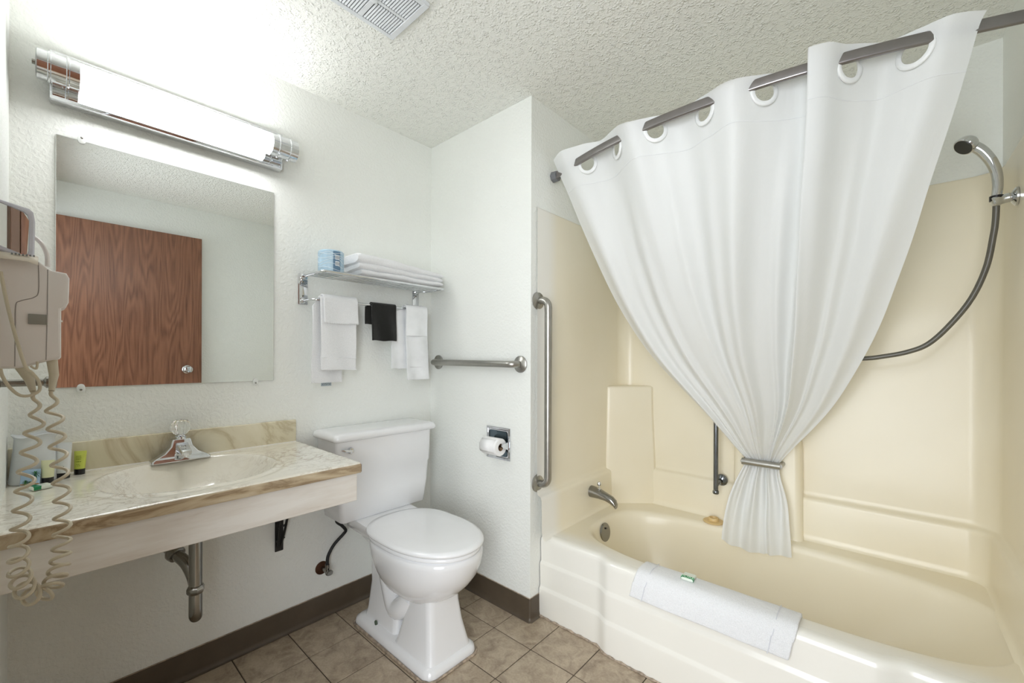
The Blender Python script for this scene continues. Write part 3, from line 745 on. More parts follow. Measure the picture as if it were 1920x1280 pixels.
# folded bath towel
def noised(bm, amp, sc_, seed=0):
    for v in bm.verts:
        n_ = noise.noise_vector(v.co * sc_ + Vector((seed, seed * 2, 0))); v.co += n_ * amp
ft = thing('folded_towel', 'thick white bath towel folded on the chrome shelf', 'towel', (.10, 1.21, SZ + .006))
def slab(y0, y1, x0, x1, z0, z1, nseg=40, droop=0.0, seed=0):
    bm = bm_new(); rings = []
    hz = (z1 - z0) / 2; cx = (x0 + x1) / 2; hx = (x1 - x0) / 2
    for i in range(nseg + 1):
        f = i / nseg; y = y0 + (y1 - y0) * f
        e = min(1, f / .05, (1 - f) / .05); e = math.sqrt(max(.0, 1 - (1 - e) ** 2)) * .35 + .65
        zt = z1 - droop * f ** 1.5; zc = (z0 + zt) / 2; h = (zt - z0) / 2 * e
        rings.append([Vector((cx + hx * (.93 + .07 * e) * math.copysign(abs(math.cos(a)) ** .6, math.cos(a)), y, z0 + (zt - z0) / 2 + h * math.copysign(abs(math.sin(a)) ** .8, math.sin(a)))) for a in [2 * math.pi * k / 40 for k in range(40)]])
    loft(bm, rings); noised(bm, .006, 13, seed); return bm
S0 = SZ + .0065
finish('lower_fold', slab(.985, 1.46, .008, .182, S0 + .004, S0 + .038, seed=1), TERRY, ft)
finish('middle_fold', slab(.970, 1.455, .010, .186, S0 + .028, S0 + .068, droop=.010, seed=2), TERRY, ft)
finish('top_fold', slab(.962, 1.462, .006, .190, S0 + .050, S0 + .112, droop=.034, seed=3), TERRY, ft)

# draped cloth helper: sheet hung over the rail; front (+x) and back (-x) lengths
def drape(y0, y1, zf, zb, xr=.102, r=.012, th=.007, n=34, flare=.0, seed=0, y0b=None, y1b=None, wav=.0055):
    prof = []
    for k in range(14): prof.append((xr - r - .001 * 0, zb + (BZ - zb) * k / 14, 'b'))
    for k in range(9):
        a = math.pi - math.pi * k / 8; prof.append((xr + r * math.cos(a), BZ + r * math.sin(a), 't'))
    for k in range(1, 22): prof.append((xr + r + flare * (k / 21) ** 1.3, BZ + (zf - BZ) * k / 21, 'f'))
    bm = bm_new(); rings = []
    for x, z, s in prof:
        ya, yb_ = (y0b if (s == 'b' and y0b) else y0), (y1b if (s == 'b' and y1b) else y1)
        d = max(0, BZ - z)
        rings.append([Vector((x + wav * math.sin(j / n * 7 + seed + z * 9) * min(1, d * 8), ya + (yb_ - ya) * j / n + .004 * noise.noise(Vector((z * 8, seed, 0))) * min(1, d * 8), z + .003 * noise.noise(Vector((j / n * 3, seed, 5))) * min(1, d * 5))) for j in range(n + 1)])
    loft(bm, rings, closed=False); return bm
def cloth(name, bm, mat, parent, th):
    o = finish(name, bm, mat, parent, sharp=80)
    s = o.modifiers.new('solid', 'SOLIDIFY'); s.thickness = th; s.offset = 0
    b = o.modifiers.new('bev', 'BEVEL'); b.width = th * .35; b.segments = 2; b.limit_method = 'ANGLE'; b.angle_limit = R(50)
    return o
# hand towel (left) with washcloth folded over it
ht = thing('hand_towel', 'thick white hand towel hanging at the bucket-side end of the rail', 'towel', (.10, .89, 1.11))
cloth('hanging_towel', drape(.822, .985, 1.165, 1.108, r=.013, flare=.012, seed=1, y0b=.798, y1b=.935), TERRY, ht, .011)
cloth('dobby_band', drape(.820, .987, 1.218, 1.47, r=.020, flare=.010, seed=1), FLATW, ht, .002) if False else None
bm = bm_new(); 
for z in (1.222, 1.168): tube(bm, [Vector((.123 + .0075, .823 + (.984 - .823) * k / 12, z + .003 * math.sin(k * .4))) for k in range(13)], .0022, 6)
finish('woven_ridge', bm, FLATW, ht)
bm = bm_new(); box(bm, .0865, .0885, .838, .885, 1.092, 1.108, .0005, 1); tg = finish('care_tag', bm, simple('grey_tag', srgb(170, 182, 188), .6), ht, smooth=False)
bm = bm_new(); textmesh(bm, 'HUGGY', .012, Matrix.Translation((.0887, .861, 1.101)) @ Matrix.Rotation(R(90), 4, 'Z') @ Matrix.Rotation(R(90), 4, 'X') @ Matrix.Rotation(R(180), 4, 'Z')); finish('tag_lettering', bm, BLACKP, tg, smooth=False)
wc = thing('washcloth', 'white washcloth folded over the thick hand towel', 'towel', (.10, .93, 1.36))
cloth('folded_cloth', drape(.832, .992, 1.376, 1.40, r=.024, flare=.006, seed=2), TERRY, wc, .008)
bm = bm_new()
for k in range(15):
    y = .838 + k * .0104; box(bm, .134, .137, y, y + .006, 1.374, 1.378, .0006, 1)
finish('hem_stitch', bm, FLATW, wc)
bk = thing('makeup_cloth', 'short black facecloth hanging at the middle of the rail', 'towel', (.10, 1.13, 1.30))
cloth('hanging_cloth', drape(1.072, 1.206, 1.305, 1.385, r=.0115, flare=.006, seed=3, y0b=1.050, y1b=1.15), BLACKT, bk, .008)
st = thing('hand_towel', 'flat smooth white hand towel hanging by the corner wall', 'towel', (.10, 1.3, 1.11))
cloth('hanging_towel', drape(1.266, 1.402, 1.106, 1.165, r=.012, flare=.010, seed=4, y0b=1.196, y1b=1.30), FLATW, st, .007)
bm = bm_new(); tube(bm, [Vector((.127, 1.268 + .133 * k / 8, 1.172)) for k in range(9)], .0014, 6); finish('woven_ridge', bm, TERRY, st)
w2 = thing('washcloth', 'white washcloth folded over the smooth hand towel by the corner', 'towel', (.10, 1.32, 1.33))
cloth('folded_cloth', drape(1.262, 1.396, 1.335, 1.37, r=.020, flare=.004, seed=5), FLATW, w2, .006)

# ================================================================ TOILET
TCY = 1.10
tl = thing('toilet', 'white two-piece toilet with closed round lid in the corner', 'toilet', (.4, TCY, 0))
bm = bm_new()
def tr_(x0, x1, hy, z, r=.018, cy=TCY): return rrect((x0 + x1) / 2, cy, (x1 - x0) / 2, hy, r, z, 6)
loft(bm, [tr_(.035, .195, .212, .485, .014), tr_(.025, .207, .222, .492, .02), tr_(.02, .214, .236, .60, .022), tr_(.018, .217, .243, .695, .022), tr_(.016, .220, .248, .70, .022), tr_(.014, .222, .252, .852, .022)])
finish('tank', bm, PORC, tl, sharp=60)
bm = bm_new(); loft(bm, [tr_(.012, .226, .258, .8525, .02), tr_(.008, .240, .268, .858, .02), tr_(.006, .245, .272, .868, .022), tr_(.008, .240, .266, .884, .022), tr_(.016, .230, .257, .890, .02), tr_(.04, .205, .235, .891, .02)])
finish('tank_lid', bm, PORC, tl, sharp=60)
bm = bm_new(); lathe(bm, (.221, .908, .812), (1, 0, 0), [(.0, 0), (.015, 0), (.015, .006), (.011, .012), (0, .014)], 20)
tube(bm, catmull([(.236, .908, .812), (.238, .885, .816), (.236, .862, .822)], 5), [.006] * 5 + [.0065] * 3 + [.005, .004, .003], 10); finish('flush_lever', bm, CHROME, tl)
# bowl with lid outline: rounded D
def dring(x0, x1, hy, z, cy=TCY, n=2.25, back=.0, N=72):
    """plan outline: rounded front, squarer back"""
    out = []; cx = x0 + (x1 - x0) * .47
    for k in range(N):
        t = 2 * math.pi * k / N; c, s = math.cos(t), math.sin(t)
        if c >= 0: out.append(Vector((cx + (x1 - cx) * abs(c) ** (2 / 2.15), cy + hy * math.copysign(abs(s) ** (2 / 2.15), s), z)))
        else: out.append(Vector((cx - (cx - x0) * abs(c) ** (2 / 4.2), cy + hy * math.copysign(abs(s) ** (2 / 2.5), s) * (1 - .20 * abs(c) ** 1.5), z)))
    return out
bm = bm_new(); L0 = .470
loft(bm, [dring(.236, .786, .182, L0), dring(.230, .795, .191, L0 + .003), dring(.228, .800, .195, L0 + .010), dring(.232, .797, .192, L0 + .017), dring(.262, .775, .176, L0 + .022), dring(.36, .70, .12, L0 + .025), dring(.45, .6, .04, L0 + .026)])
finish('lid', bm, SEATM, tl, sharp=70)
bm = bm_new(); loft(bm, [dring(.240, .778, .176, L0 - .022), dring(.236, .786, .184, L0 - .018), dring(.236, .788, .186, L0 - .008), dring(.242, .782, .180, L0 - .002)])
finish('seat', bm, SEATM, tl, sharp=70)
bm = bm_new()
for z, x0, x1, hy in ():
    pass
prof = [(.448, .265, .785, .187), (.44, .262, .79, .192), (.425, .263, .79, .193), (.39, .275, .782, .190), (.35, .292, .765, .182), (.31, .315, .735, .168), (.27, .345, .695, .145), (.24, .38, .65, .115), (.222, .43, .60, .07), (.218, .48, .55, .02)]
loft(bm, [dring(x0, x1, hy, z) for z, x0, x1, hy in prof])
finish('bowl', bm, PORC, tl, sharp=80)
bm = bm_new()  # front pillar of the pedestal
def rc(x0, x1, hy, z, r): return rrect((x0 + x1) / 2, TCY - .01, (x1 - x0) / 2, hy, r, z, 6)
loft(bm, [rc(.440, .700, .112, .03, .03), rc(.455, .692, .104, .06, .03), rc(.475, .672, .090, .14, .03), rc(.487, .660, .082, .22, .03), rc(.49, .655, .08, .30, .03)])
finish('pedestal', bm, PORC, tl, sharp=60)
bm = bm_new()  # rear column and trapway
loft(bm, [rc(.175, .44, .094, .03, .03), rc(.185, .43, .084, .08, .03), rc(.200, .42, .078, .2, .035), rc(.20, .42, .078, .30, .035), rc(.19, .42, .085, .37, .035), rc(.15, .42, .11, .41, .035), rc(.09, .42, .14, .44, .03), rc(.07, .42, .145, .475, .03), rc(.07, .24, .145, .487, .03)])
finish('rear_column', bm, PORC, tl, sharp=60)
bm = bm_new()
tube(bm, catmull([(.50, TCY - .06, .22), (.46, TCY - .075, .17), (.41, TCY - .075, .15), (.35, TCY - .06, .20), (.3, TCY - .05, .28)], 6), .045, 18)
finish('trapway', bm, PORC, tl)
bm = bm_new(); loft(bm, [rc(.145, .715, .128, .002, .04), rc(.143, .717, .130, .012, .04), rc(.147, .713, .126, .030, .04), rc(.162, .70, .112, .040, .035), rc(.20, .67, .08, .044, .03)])
finish('foot', bm, PORC, tl, sharp=70)
bm = bm_new(); ol = rc(.139, .721, .134, .002, .042); tube(bm, [p + Vector((0, 0, .002 + .001 * math.sin(i * 1.7))) for i, p in enumerate(ol)], [.0055 + .0015 * math.sin(i * 2.3) for i in range(len(ol))], 8, closed=True)
finish('base_caulk', bm, CAULK, tl)
bm = bm_new(); lathe(bm, (.30, TCY - .108, .036), (0, -.2, 1), [(0, 0), (.013, 0), (.013, .003), (.006, .005), (.006, .02), (.003, .024), (0, .024)], 12); finish('closet_bolt', bm, simple('green_corroded_bolt', srgb(70, 84, 66), .6), tl)
for s in (-1, 1):
    bm = bm_new(); box(bm, .236, .268, TCY + s * .075 - .018, TCY + s * .075 + .018, L0 - .02, L0 + .006, .005, 2); finish('lid_hinge', bm, SEATM, tl)

# supply valve and hose
sv = thing('toilet_stop_valve', 'corroded stop valve with black braided hose below the tank', 'valve', (0, .885, .225))
bm = bm_new(); lathe(bm, (.0006, .882, .232), (1, 0, 0), [(0, 0), (.030, 0), (.030, .003), (.014, .009), (0, .009)], 28); finish('escutcheon', bm, RUST, sv)
bm = bm_new(); cyl(bm, (.008, .882, .232), (.058, .886, .230), .0085); cyl(bm, (.05, .886, .222), (.05, .886, .262), .0095); finish('valve_body', bm, DULLCH, sv)
bm = bm_new(); loft(bm, [[Vector((x, .887 + p.x, .229 + p.y)) for p in sell(0, 0, .017 * k, .012 * k, 2, 0, 24)] for x, k in ((.058, .8), (.064, 1), (.072, 1), (.077, .8))]); finish('oval_handle', bm, DULLCH, sv)
bm = bm_new(); tube(bm, catmull([(.05, .886, .262), (.05, .89, .30), (.055, .915, .345), (.065, .955, .385), (.075, .962, .405), (.08, .94, .435), (.085, .915, .46), (.085, .91, .487)], 7), .0072, 12); finish('supply_hose', bm, RUBBER, sv)

# ================================================================ GRAB BARS
def grabbar(name, label, a, b, n, off, r=.0165, fl=.04, mat=STEEL, bend=.035):
    t = thing(name, label, 'grab bar', tuple(a))
    a, b, n = Vector(a), Vector(b), Vector(n); d = (b - a).normalized()
    bm = bm_new(); P_ = [a + n * .003]
    for k in range(7):
        q_ = R(90 * k / 6); P_.append(a + n * (off - bend + bend * math.sin(q_)) + d * (bend - bend * math.cos(q_)))
    for k in range(7):
        q_ = R(90 - 90 * k / 6); P_.append(b + n * (off - bend + bend * math.sin(q_)) - d * (bend - bend * math.cos(q_)))
    P_.append(b + n * .003); tube(bm, P_, r, 20); finish('bar', bm, mat, t)
    for p in (a, b):
        bm = bm_new(); lathe(bm, p + n * .0006, n, [(0, 0), (fl, 0), (fl, .004), (fl - .004, .008), (r + .006, .010), (r + .002, .013), (0, .013)], 32); finish('flange', bm, mat, t)
    return t
grabbar('grab_bar', 'horizontal brushed steel grab bar beside the towel shelf', (.075, YB, 1.196), (.690, YB, 1.192), (0, -1, 0), .055)
grabbar('grab_bar', 'long vertical brushed steel grab bar at the tub entrance', (XB, 1.565, 1.492), (XB, 1.565, .632), (1, 0, 0), .062, r=.0175, fl=.042)

# ================================================================ TOILET PAPER HOLDER (recessed)
ph_ = thing('paper_holder', 'recessed chrome toilet paper holder on the wall', 'paper holder', (.547, YB, .80))
bm = bm_new(); hx0, hx1, hz0, hz1 = .468, .628, .721, .880
def hr(ins, y): return [Vector((hx0 + ins, y, hz0 + ins)), Vector((hx1 - ins, y, hz0 + ins)), Vector((hx1 - ins, y, hz1 - ins)), Vector((hx0 + ins, y, hz1 - ins))]
loft(bm, [hr(0, YB - .0005), hr(.001, YB - .005), hr(.010, YB - .0065), hr(.013, YB - .004)], (True, True)); finish('chrome_frame', bm, CHROME, ph_, sharp=20)
bm = bm_new(); loft(bm, [[Vector((x, YB - .0062 + dy, z)) for x, z in [(p.x, p.y) for p in rrect(.548, .80, .062 - i_, .062 - i_, .012, 0, 4)]] for dy, i_ in ((0, 0), (.0012, .003), (.002, .012))], (False, True)); finish('recess_back', bm, metal('dark_chrome', srgb(104, 118, 126), .12), ph_)
for x in (.484, .617):
    bm = bm_new(); rings = [[Vector((x + dx, p.x, p.y)) for p in [Vector((YB - .004, .815)), Vector((YB - .045, .81)), Vector((YB - .055, .80)), Vector((YB - .045, .79)), Vector((YB - .004, .775))]] for dx in (-.005, .005)]
    loft(bm, rings); finish('post', bm, CHROME, ph_)
bm = bm_new(); cyl(bm, (.482, YB - .042, .80), (.614, YB - .042, .80), .0085, seg=16); finish('roller', bm, CHROME, ph_)
tpr = thing('toilet_roll', 'white toilet paper roll hung on the recessed holder', 'toilet roll', (.548, YB - .042, .79))
bm = bm_new(); rings = []
for r_, x in ((.018, .497), (.040, .497), (.042, .500), (.042, .600), (.040, .603), (.018, .603)): rings.append((r_, x - .49))
# roll ring (tube wall) as lathe with inner hole
o_ = Vector((.496, YB - .049, .794)); seg = 40
rr2 = rings + [(.020, .005)]
loft(bm, [[o_ + Vector((h, r_ * math.cos(2 * math.pi * k / seg), r_ * math.sin(2 * math.pi * k / seg))) for k in range(seg)] for r_, h in rings + [rings[0]]], (False, False))
finish('paper', bm, PAPER, tpr, sharp=50)
bm = bm_new(); loft(bm, [[o_ + Vector((h, r_ * math.cos(2 * math.pi * k / seg), r_ * math.sin(2 * math.pi * k / seg))) for k in range(seg)] for r_, h in ((.0182, .008), (.0182, .112), (.0165, .112), (.0165, .008), (.0182, .008))], (False, False)); finish('cardboard_core', bm, simple('cardboard', srgb(150, 124, 96), .8), tpr)
bm = bm_new(); loft(bm, [[Vector((x, YB - .049 - .0425 * math.cos(a), .794 + .0425 * math.sin(a))) for x in (.504, .598)] for a in [R(t_) for t_ in (60, 40, 20, 0, -20, -35)]], closed=False)
pf = finish('loose_sheet', bm, PAPER, tpr); s_ = pf.modifiers.new('s', 'SOLIDIFY'); s_.thickness = .0008

# ================================================================ BATHTUB + SURROUND (one moulded unit)
RIM = .378
tb = thing('bathtub_unit', 'almond one-piece tub and shower surround with stepped apron', 'bathtub', (1.53, 2.0, 0))
def apron_y(x):
    def s(t): t = max(0, min(1, t)); return t * t * (3 - 2 * t)
    return 1.590 - .028 * s((x - 1.06) / .07) * (1 - s((x - 1.965) / .07))
N = 160
def inner(ax, ay, cx, cy, n, z): return sell(cx, cy, ax, ay, n, z, N)
def outer_ring(z, ins=0.0, yoff=0.0):
    """rays from the basin centre out to the walls and the apron line"""
    out = []
    for p in inner(1, 1, 0, 0, 3.2, 0):
        d = Vector((p.x * .78, p.y * .42, 0)); cx, cy = 1.531, 1.985
        t = 1e9
        if d.x > 1e-9: t = min(t, (XR - .004 - cx) / d.x)
        if d.x < -1e-9: t = min(t, (XB + .004 - cx) / d.x)
        if d.y > 1e-9: t = min(t, (YL - .004 - cy) / d.y)
        if d.y < -1e-9:
            for _ in range(1):
                tt = (apron_y(cx) - cy) / d.y
                for _k in range(6):
                    x_ = max(XB, min(XR, cx + d.x * min(t, tt))); tt = (apron_y(x_) + ins - cy) / d.y
            t = min(t, tt)
        out.append(Vector((cx + d.x * t, cy + d.y * t, z)))
    return out
bm = bm_new()
icx, icy = 1.572, 1.972
rings = []
def rimring(ins, z, k=1.0):
    return outer_ring(z, ins)
rings.append(outer_ring(RIM - .0, .040))
rings.append(inner(.712, .322, icx, icy, 3.4, RIM + .0)); rings.append(inner(.703, .312, icx, icy, 3.4, RIM - .003)); rings.append(inner(.694, .303, icx, icy, 3.4, RIM - .012))
for f in (.08, .2, .35, .5, .65, .78, .88, .95, .99):
    z = RIM - .012 - (RIM - .012 - .085) * f
    k = f ** 2.4
    ax = .694 - .12 * f - .05 * k; ay = .303 - .035 * f - .05 * k; cx = icx - .055 * f
    rings.append(inner(ax, ay, cx, icy, 3.2, z))
rings.append(inner(.47, .19, icx - .06, icy, 2.8, .082)); rings.append(inner(.2, .08, icx - .06, icy, 2.4, .079))
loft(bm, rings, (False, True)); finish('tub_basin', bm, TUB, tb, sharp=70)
# apron skirt with three stepped bands
bm = bm_new(); XS = [XB + .004 + (XR - XB - .008) * i / 120 for i in range(121)]
prof = [(.0405, RIM + .0002), (.028, RIM - .0003), (.018, RIM - .002), (.009, RIM - .0065), (.003, RIM - .0145), (0, RIM - .028), (.002, .262), (.001, .258), (-.006, .250), (-.0075, .243), (-.004, .145), (-.005, .140), (-.012, .132), (-.0135, .125), (-.011, .012), (-.011, .002)]
loft(bm, [[Vector((x, apron_y(x) + d, z)) for x in XS] for d, z in prof], closed=False)
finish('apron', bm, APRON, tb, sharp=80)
bm = bm_new(); tube(bm, [Vector((x, apron_y(x) - .014, .003 + .0015 * math.sin(x * 90))) for x in XS], [.0045 + .0018 * math.sin(i * 1.9) for i in range(len(XS))], 7); finish('base_caulk', bm, CAULK, tb)

# surround walls: plan path with rounded corners, vertical profile offset inwards
def sur_path(off, rc_=.07, n=8):
    pts = []; yf = 1.552
    x0, x1, y1 = XB + off, XR - off, YL - off
    pts += [(x0, yf), (x0, yf + .02), (x0, 1.75), (x0, 2.0), (x0, 2.2)]
    for k in range(n + 1):
        a = R(180 - 90 * k / n); pts.append((x0 + rc_ + rc_ * math.cos(a), y1 - rc_ + rc_ * math.sin(a)))
    pts += [(x0 + (x1 - x0) * f, y1) for f in (.2, .35, .5, .65, .8)]
    for k in range(n + 1):
        a = R(90 - 90 * k / n); pts.append((x1 - rc_ + rc_ * math.cos(a), y1 - rc_ + rc_ * math.sin(a)))
    pts += [(x1, 2.2), (x1, 2.0), (x1, 1.75), (x1, yf + .02), (x1, yf)]
    return pts
bm = bm_new(); rings = []
for off, z in ((.056, RIM - .004), (.048, RIM + .002), (.042, RIM + .010), (.039, RIM + .03), (.036, .555), (.033, .567), (.026, .574), (.016, .577), (.011, .584), (.009, .60), (.007, 1.925), (.005, 1.932), (.001, 1.934)):
    rings.append([Vector((x, y, z)) for x, y in sur_path(off, max(.03, .085 - off * .6))])
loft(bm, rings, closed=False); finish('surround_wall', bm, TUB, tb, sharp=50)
# corner tower (chamfer with sloping faces)
bm = bm_new()
def twr(x1, y0, z, r=.02):
    c = [(XB + .004, YL - .004), (XB + .004, y0), (XB + .012, y0 + .0), (XB + .03, y0 + .01), (x1 - .02, YL - .05), (x1, YL - .03), (x1, YL - .004)]
    return [Vector((x, y, z)) for x, y in c]
loft(bm, [twr(.985, 2.195, RIM - .01), twr(.972, 2.20, .55), twr(.955, 2.21, .9), twr(.952, 2.214, 1.045), twr(.948, 2.218, 1.053), twr(.938, 2.228, 1.057)])
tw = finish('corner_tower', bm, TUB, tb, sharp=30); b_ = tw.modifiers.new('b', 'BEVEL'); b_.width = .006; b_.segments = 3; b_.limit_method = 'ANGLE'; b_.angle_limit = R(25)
# centre pillar with recess and steel bar across
bm = bm_new()
def pil(x0, x1, y, z, r): return [Vector((p.x, p.y, z)) for p in rrect((x0 + x1) / 2, (y + YL) / 2, (x1 - x0) / 2, (YL - y) / 2, r, z, 6)]
loft(bm, [pil(1.395, 1.70, 2.325, RIM - .01, .03), pil(1.400, 1.695, 2.332, RIM + .02, .03), pil(1.405, 1.690, 2.336, .80, .03), pil(1.408, 1.687, 2.340, .83, .03), pil(1.416, 1.679, 2.352, .845, .03), pil(1.43, 1.665, 2.37, .85, .03)])
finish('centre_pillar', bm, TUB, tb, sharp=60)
bm = bm_new(); cyl(bm, (1.462, 2.262, .727), (1.622, 2.262, .727), .016, seg=20); tb_ = finish('pillar_bar', bm, STEEL, tb)
for x in (1.466, 1.618):
    bm = bm_new(); cyl(bm, (x, 2.262, .727), (x, 2.345, .727), .011, seg=14); finish('bar_stub', bm, STEEL, tb_)
# overflow plate
bm = bm_new(); lathe(bm, (.891, 1.955, .316), (1, 0, .14), [(0, 0), (.048, 0), (.048, .003), (.043, .008), (0, .010)], 36); op = finish('overflow_plate', bm, DULLCH, tb)
for z in (-.022, .022):
    bm = bm_new(); lathe(bm, (.8995, 1.955, .317 + z), (1, 0, .14), [(.005, 0), (.005, .0016), (0, .0018)], 12); finish('screw', bm, BLACKI, op)

sp = thing('tub_spout', 'dull chrome tub spout with diverter knob on the end wall', 'faucet', (XB + .04, 2.02, .5))
bm = bm_new(); rings = []
for x, z, ry, rz in ((.788, .500, .031, .031), (.80, .500, .031, .031), (.84, .497, .029, .027), (.88, .489, .026, .021), (.91, .479, .023, .019), (.930, .466, .019, .017), (.938, .452, .016, .012), (.938, .446, .014, .008)):
    rings.append([Vector((x + (rz * .3 * math.sin(a) if x > .9 else 0), 1.99 + ry * math.cos(a), z + rz * math.sin(a))) for a in [2 * math.pi * k / 28 for k in range(28)]])
loft(bm, rings); finish('spout_body', bm, DULLCH, sp)
bm = bm_new(); lathe(bm, (.838, 1.99, .521), (0, 0, 1), [(.009, 0), (.009, .004), (.0035, .006), (.0035, .018), (.009, .021), (.0125, .029), (.0095, .038), (0, .041)], 16); finish('diverter_knob', bm, CHROME, sp)

bm = bm_new(); lathe(bm, (1.318, 2.316, RIM + .0015), (0, 0, 1), [(0, 0), (.048, 0), (.050, .003), (.047, .006), (.026, .008), (.026, .018), (.023, .022), (.018, .022), (.015, .012), (0, .012)], 40)
tag(finish('drain_stopper', bm, BEIGEP), 'round beige rubber drain stopper on the tub ledge', 'stopper')
# vertical shower bar on the long wall
gb = thing('grab_bar', 'slim vertical dark chrome bar on long tub wall, partly behind curtain', 'grab bar', (1.345, YL, .58))
SB = metal('dark_chrome_bar', srgb(126, 130, 134), .16)
bm = bm_new(); cyl(bm, (1.333, 2.30, .552), (1.333, 2.30, 1.45), .0115, seg=20); finish('bar', bm, SB, gb)
for z in (.585, 1.41):
    bm = bm_new(); lathe(bm, (1.338, YL - .036, z), (-.06, -1, -.12), [(0, -.004), (.030, -.004), (.030, .006), (.024, .012), (.012, .018), (.012, .085), (0, .09)], 28); finish('bar_mount', bm, SB, gb)
bm = bm_new(); lathe(bm, (1.333, 2.30, .530), (0, 0, 1), [(0, 0), (.012, 0), (.015, .004), (.015, .014), (.012, .018), (0, .018)], 20); finish('end_knob', bm, SB, gb)

# ================================================================ TOWEL ON THE TUB EDGE + SOAP
tt = thing('bath_mat_towel', 'white terry bath mat draped over the front tub rim', 'towel', (1.5, 1.56, .3))
def mat_prof(x, o):
    ay = apron_y(x)
    return [(ay + .118, RIM - .05 + o * 0), (ay + .112, RIM - .02), (ay + .098, RIM + .000 + o), (ay + .085, RIM + .002 + o), (ay + .06, RIM + .002 + o), (ay + .028, RIM + .002 + o), (ay + .010, RIM - .002 + o * .8), (ay - .001 - o * .6, RIM - .014), (ay - .003 - o, RIM - .03), (ay - .004 - o, .345), (ay - .007 - o, .325), (ay - .011 - o, .305), (ay - .014 - o, .291)]
bm = bm_new(); rings = []
for i in range(61):
    f = i / 60; x = 1.250 + (1.780 - 1.250) * f
    pr = mat_prof(x, .008); row = []
    for k, (y, z) in enumerate(pr):
        sk = -.018 * max(0, (k - 6) / 6) * (1 - f) - .020 * max(0, (k - 6) / 6) * f
        nz = noise.noise(Vector((x * 9, k * .35, 1))) * .0022
        row.append(Vector((x + sk, y - abs(nz), z + nz)))
    rings.append(row)
loft(bm, rings, closed=False); cloth('draped_mat', bm, TERRY, tt, .009)
for xx in (1.302, 1.722):
    bm = bm_new(); pr = mat_prof(xx, .0162)
    tube(bm, [Vector((xx - .018 * max(0, (k - 6) / 6), y, z)) for k, (y, z) in enumerate(pr) if k > 1], .0014, 6); finish('hem_line', bm, simple('hem_grey', srgb(214, 216, 222), .8), tt)  # thin greyer line along the hems of the mat
soap('wrapped_soap', 'wrapped soap with green lettered band on the tub rim towel', Matrix.Translation((1.430, 1.625, RIM + .0165)) @ Matrix.Rotation(R(3), 4, 'Z'), .044, .048, 'PURE')

# ================================================================ CURTAIN ROD
RODZ = 2.113
RT = [(.75, 1.683), (.94, 1.616), (1.128, 1.566), (1.289, 1.543), (1.40, 1.538), (1.51, 1.537), (1.665, 1.542), (1.793, 1.560), (1.888, 1.580), (2.068, 1.630), (2.168, 1.668), (2.248, 1.695), (2.31, 1.717)]
RTs = smooth_tab(RT, 70)
def rody(x): return interp(RTs, x)
rd = thing('curtain_rod', 'curved flat steel shower curtain rod spanning the tub', 'curtain rod', (XB, 1.68, RODZ))
bm = bm_new(); rings = []
for i in range(81):
    x = XB + .012 + (XR - XB - .016) * i / 80; y = rody(x); t = Vector((.01, rody(x + .005) - rody(x - .005), 0)).normalized(); nn = Vector((-t.y, t.x, 0))
    rings.append([Vector((x, y, RODZ)) + nn * p.x + Vector((0, 0, p.y)) for p in rrect(0, 0, .0075, .0165, .0055, 0, 3)])
loft(bm, rings); finish('rod_bar', bm, RODM, rd, sharp=50)
for x, s in ((XB, 1), (XR, -1)):
    bm = bm_new(); lathe(bm, (x + s * .0008, rody(x) , RODZ), (s, 0, 0), [(0, 0), (.026, 0), (.027, .004), (.025, .03), (.018, .034), (0, .034)], 8); finish('wall_bracket', bm, simple('grey_bracket_plastic', srgb(112, 114, 118), .4), rd, sharp=30)

# ================================================================ SHOWER CURTAIN
sc_t = thing('shower_curtain', 'white shower curtain gathered behind the small pillar bar', 'curtain', (1.5, 1.6, .35))
RX_ = [.957, 1.130, 1.310, 1.497, 1.683, 1.838, 1.905, 2.052]
KP = [(.780, -.030), (.86, -.046), (.957, 0), (1.043, .036), (1.130, 0), (1.220, -.055), (1.310, 0), (1.403, .040), (1.497, 0), (1.590, -.052), (1.683, 0), (1.765, .048), (1.832, .034), (1.838, 0), (1.815, -.040), (1.812, -.068), (1.858, -.060), (1.905, 0), (1.978, .042), (2.052, 0), (2.115, -.038), (2.178, -.032)]
KP = [Vector((x, o, 0)) for x, o in KP]
TOP = catmull(KP, 24); 
NS = 420
TOPR, TLEN = resample(TOP, NS)
def nearest_s(x, o):
    return min(range(NS + 1), key=lambda i: (TOPR[i].x - x) ** 2 + (TOPR[i].y - o) ** 2)
RS = [nearest_s(x, 0) for x in RX_]
ZT, ZG = 2.168, .735
ZTT = smooth_tab([(.78, 2.176), (.957, 2.182), (1.13, 2.165), (1.22, 2.126), (1.31, 2.142), (1.40, 2.142), (1.5, 2.140), (1.59, 2.122), (1.68, 2.140), (1.765, 2.150), (1.81, 2.130), (1.86, 2.134), (1.905, 2.158), (2.05, 2.148), (2.12, 2.136), (2.178, 2.134)], 120)
LT = smooth_tab([(0, .783), (.073, .822), (.22, .874), (.353, .924), (.463, .971), (.541, 1.017), (.642, 1.088), (.714, 1.166), (.799, 1.265), (.872, 1.349), (.95, 1.416), (1.0, 1.474)])
RTb = smooth_tab([(0, 2.178), (.162, 2.129), (.287, 2.080), (.397, 2.045), (.477, 2.009), (.569, 1.973), (.649, 1.927), (.705, 1.888), (.781, 1.838), (.838, 1.784), (.911, 1.705), (.954, 1.653), (1.0, 1.612)])
random.seed(11)
FOLDS = []
for k in range(10):
    FOLDS.append((.05 + k * .10 + random.uniform(-.022, .022), random.uniform(.5, 1.35), random.uniform(.55, 1.15)))
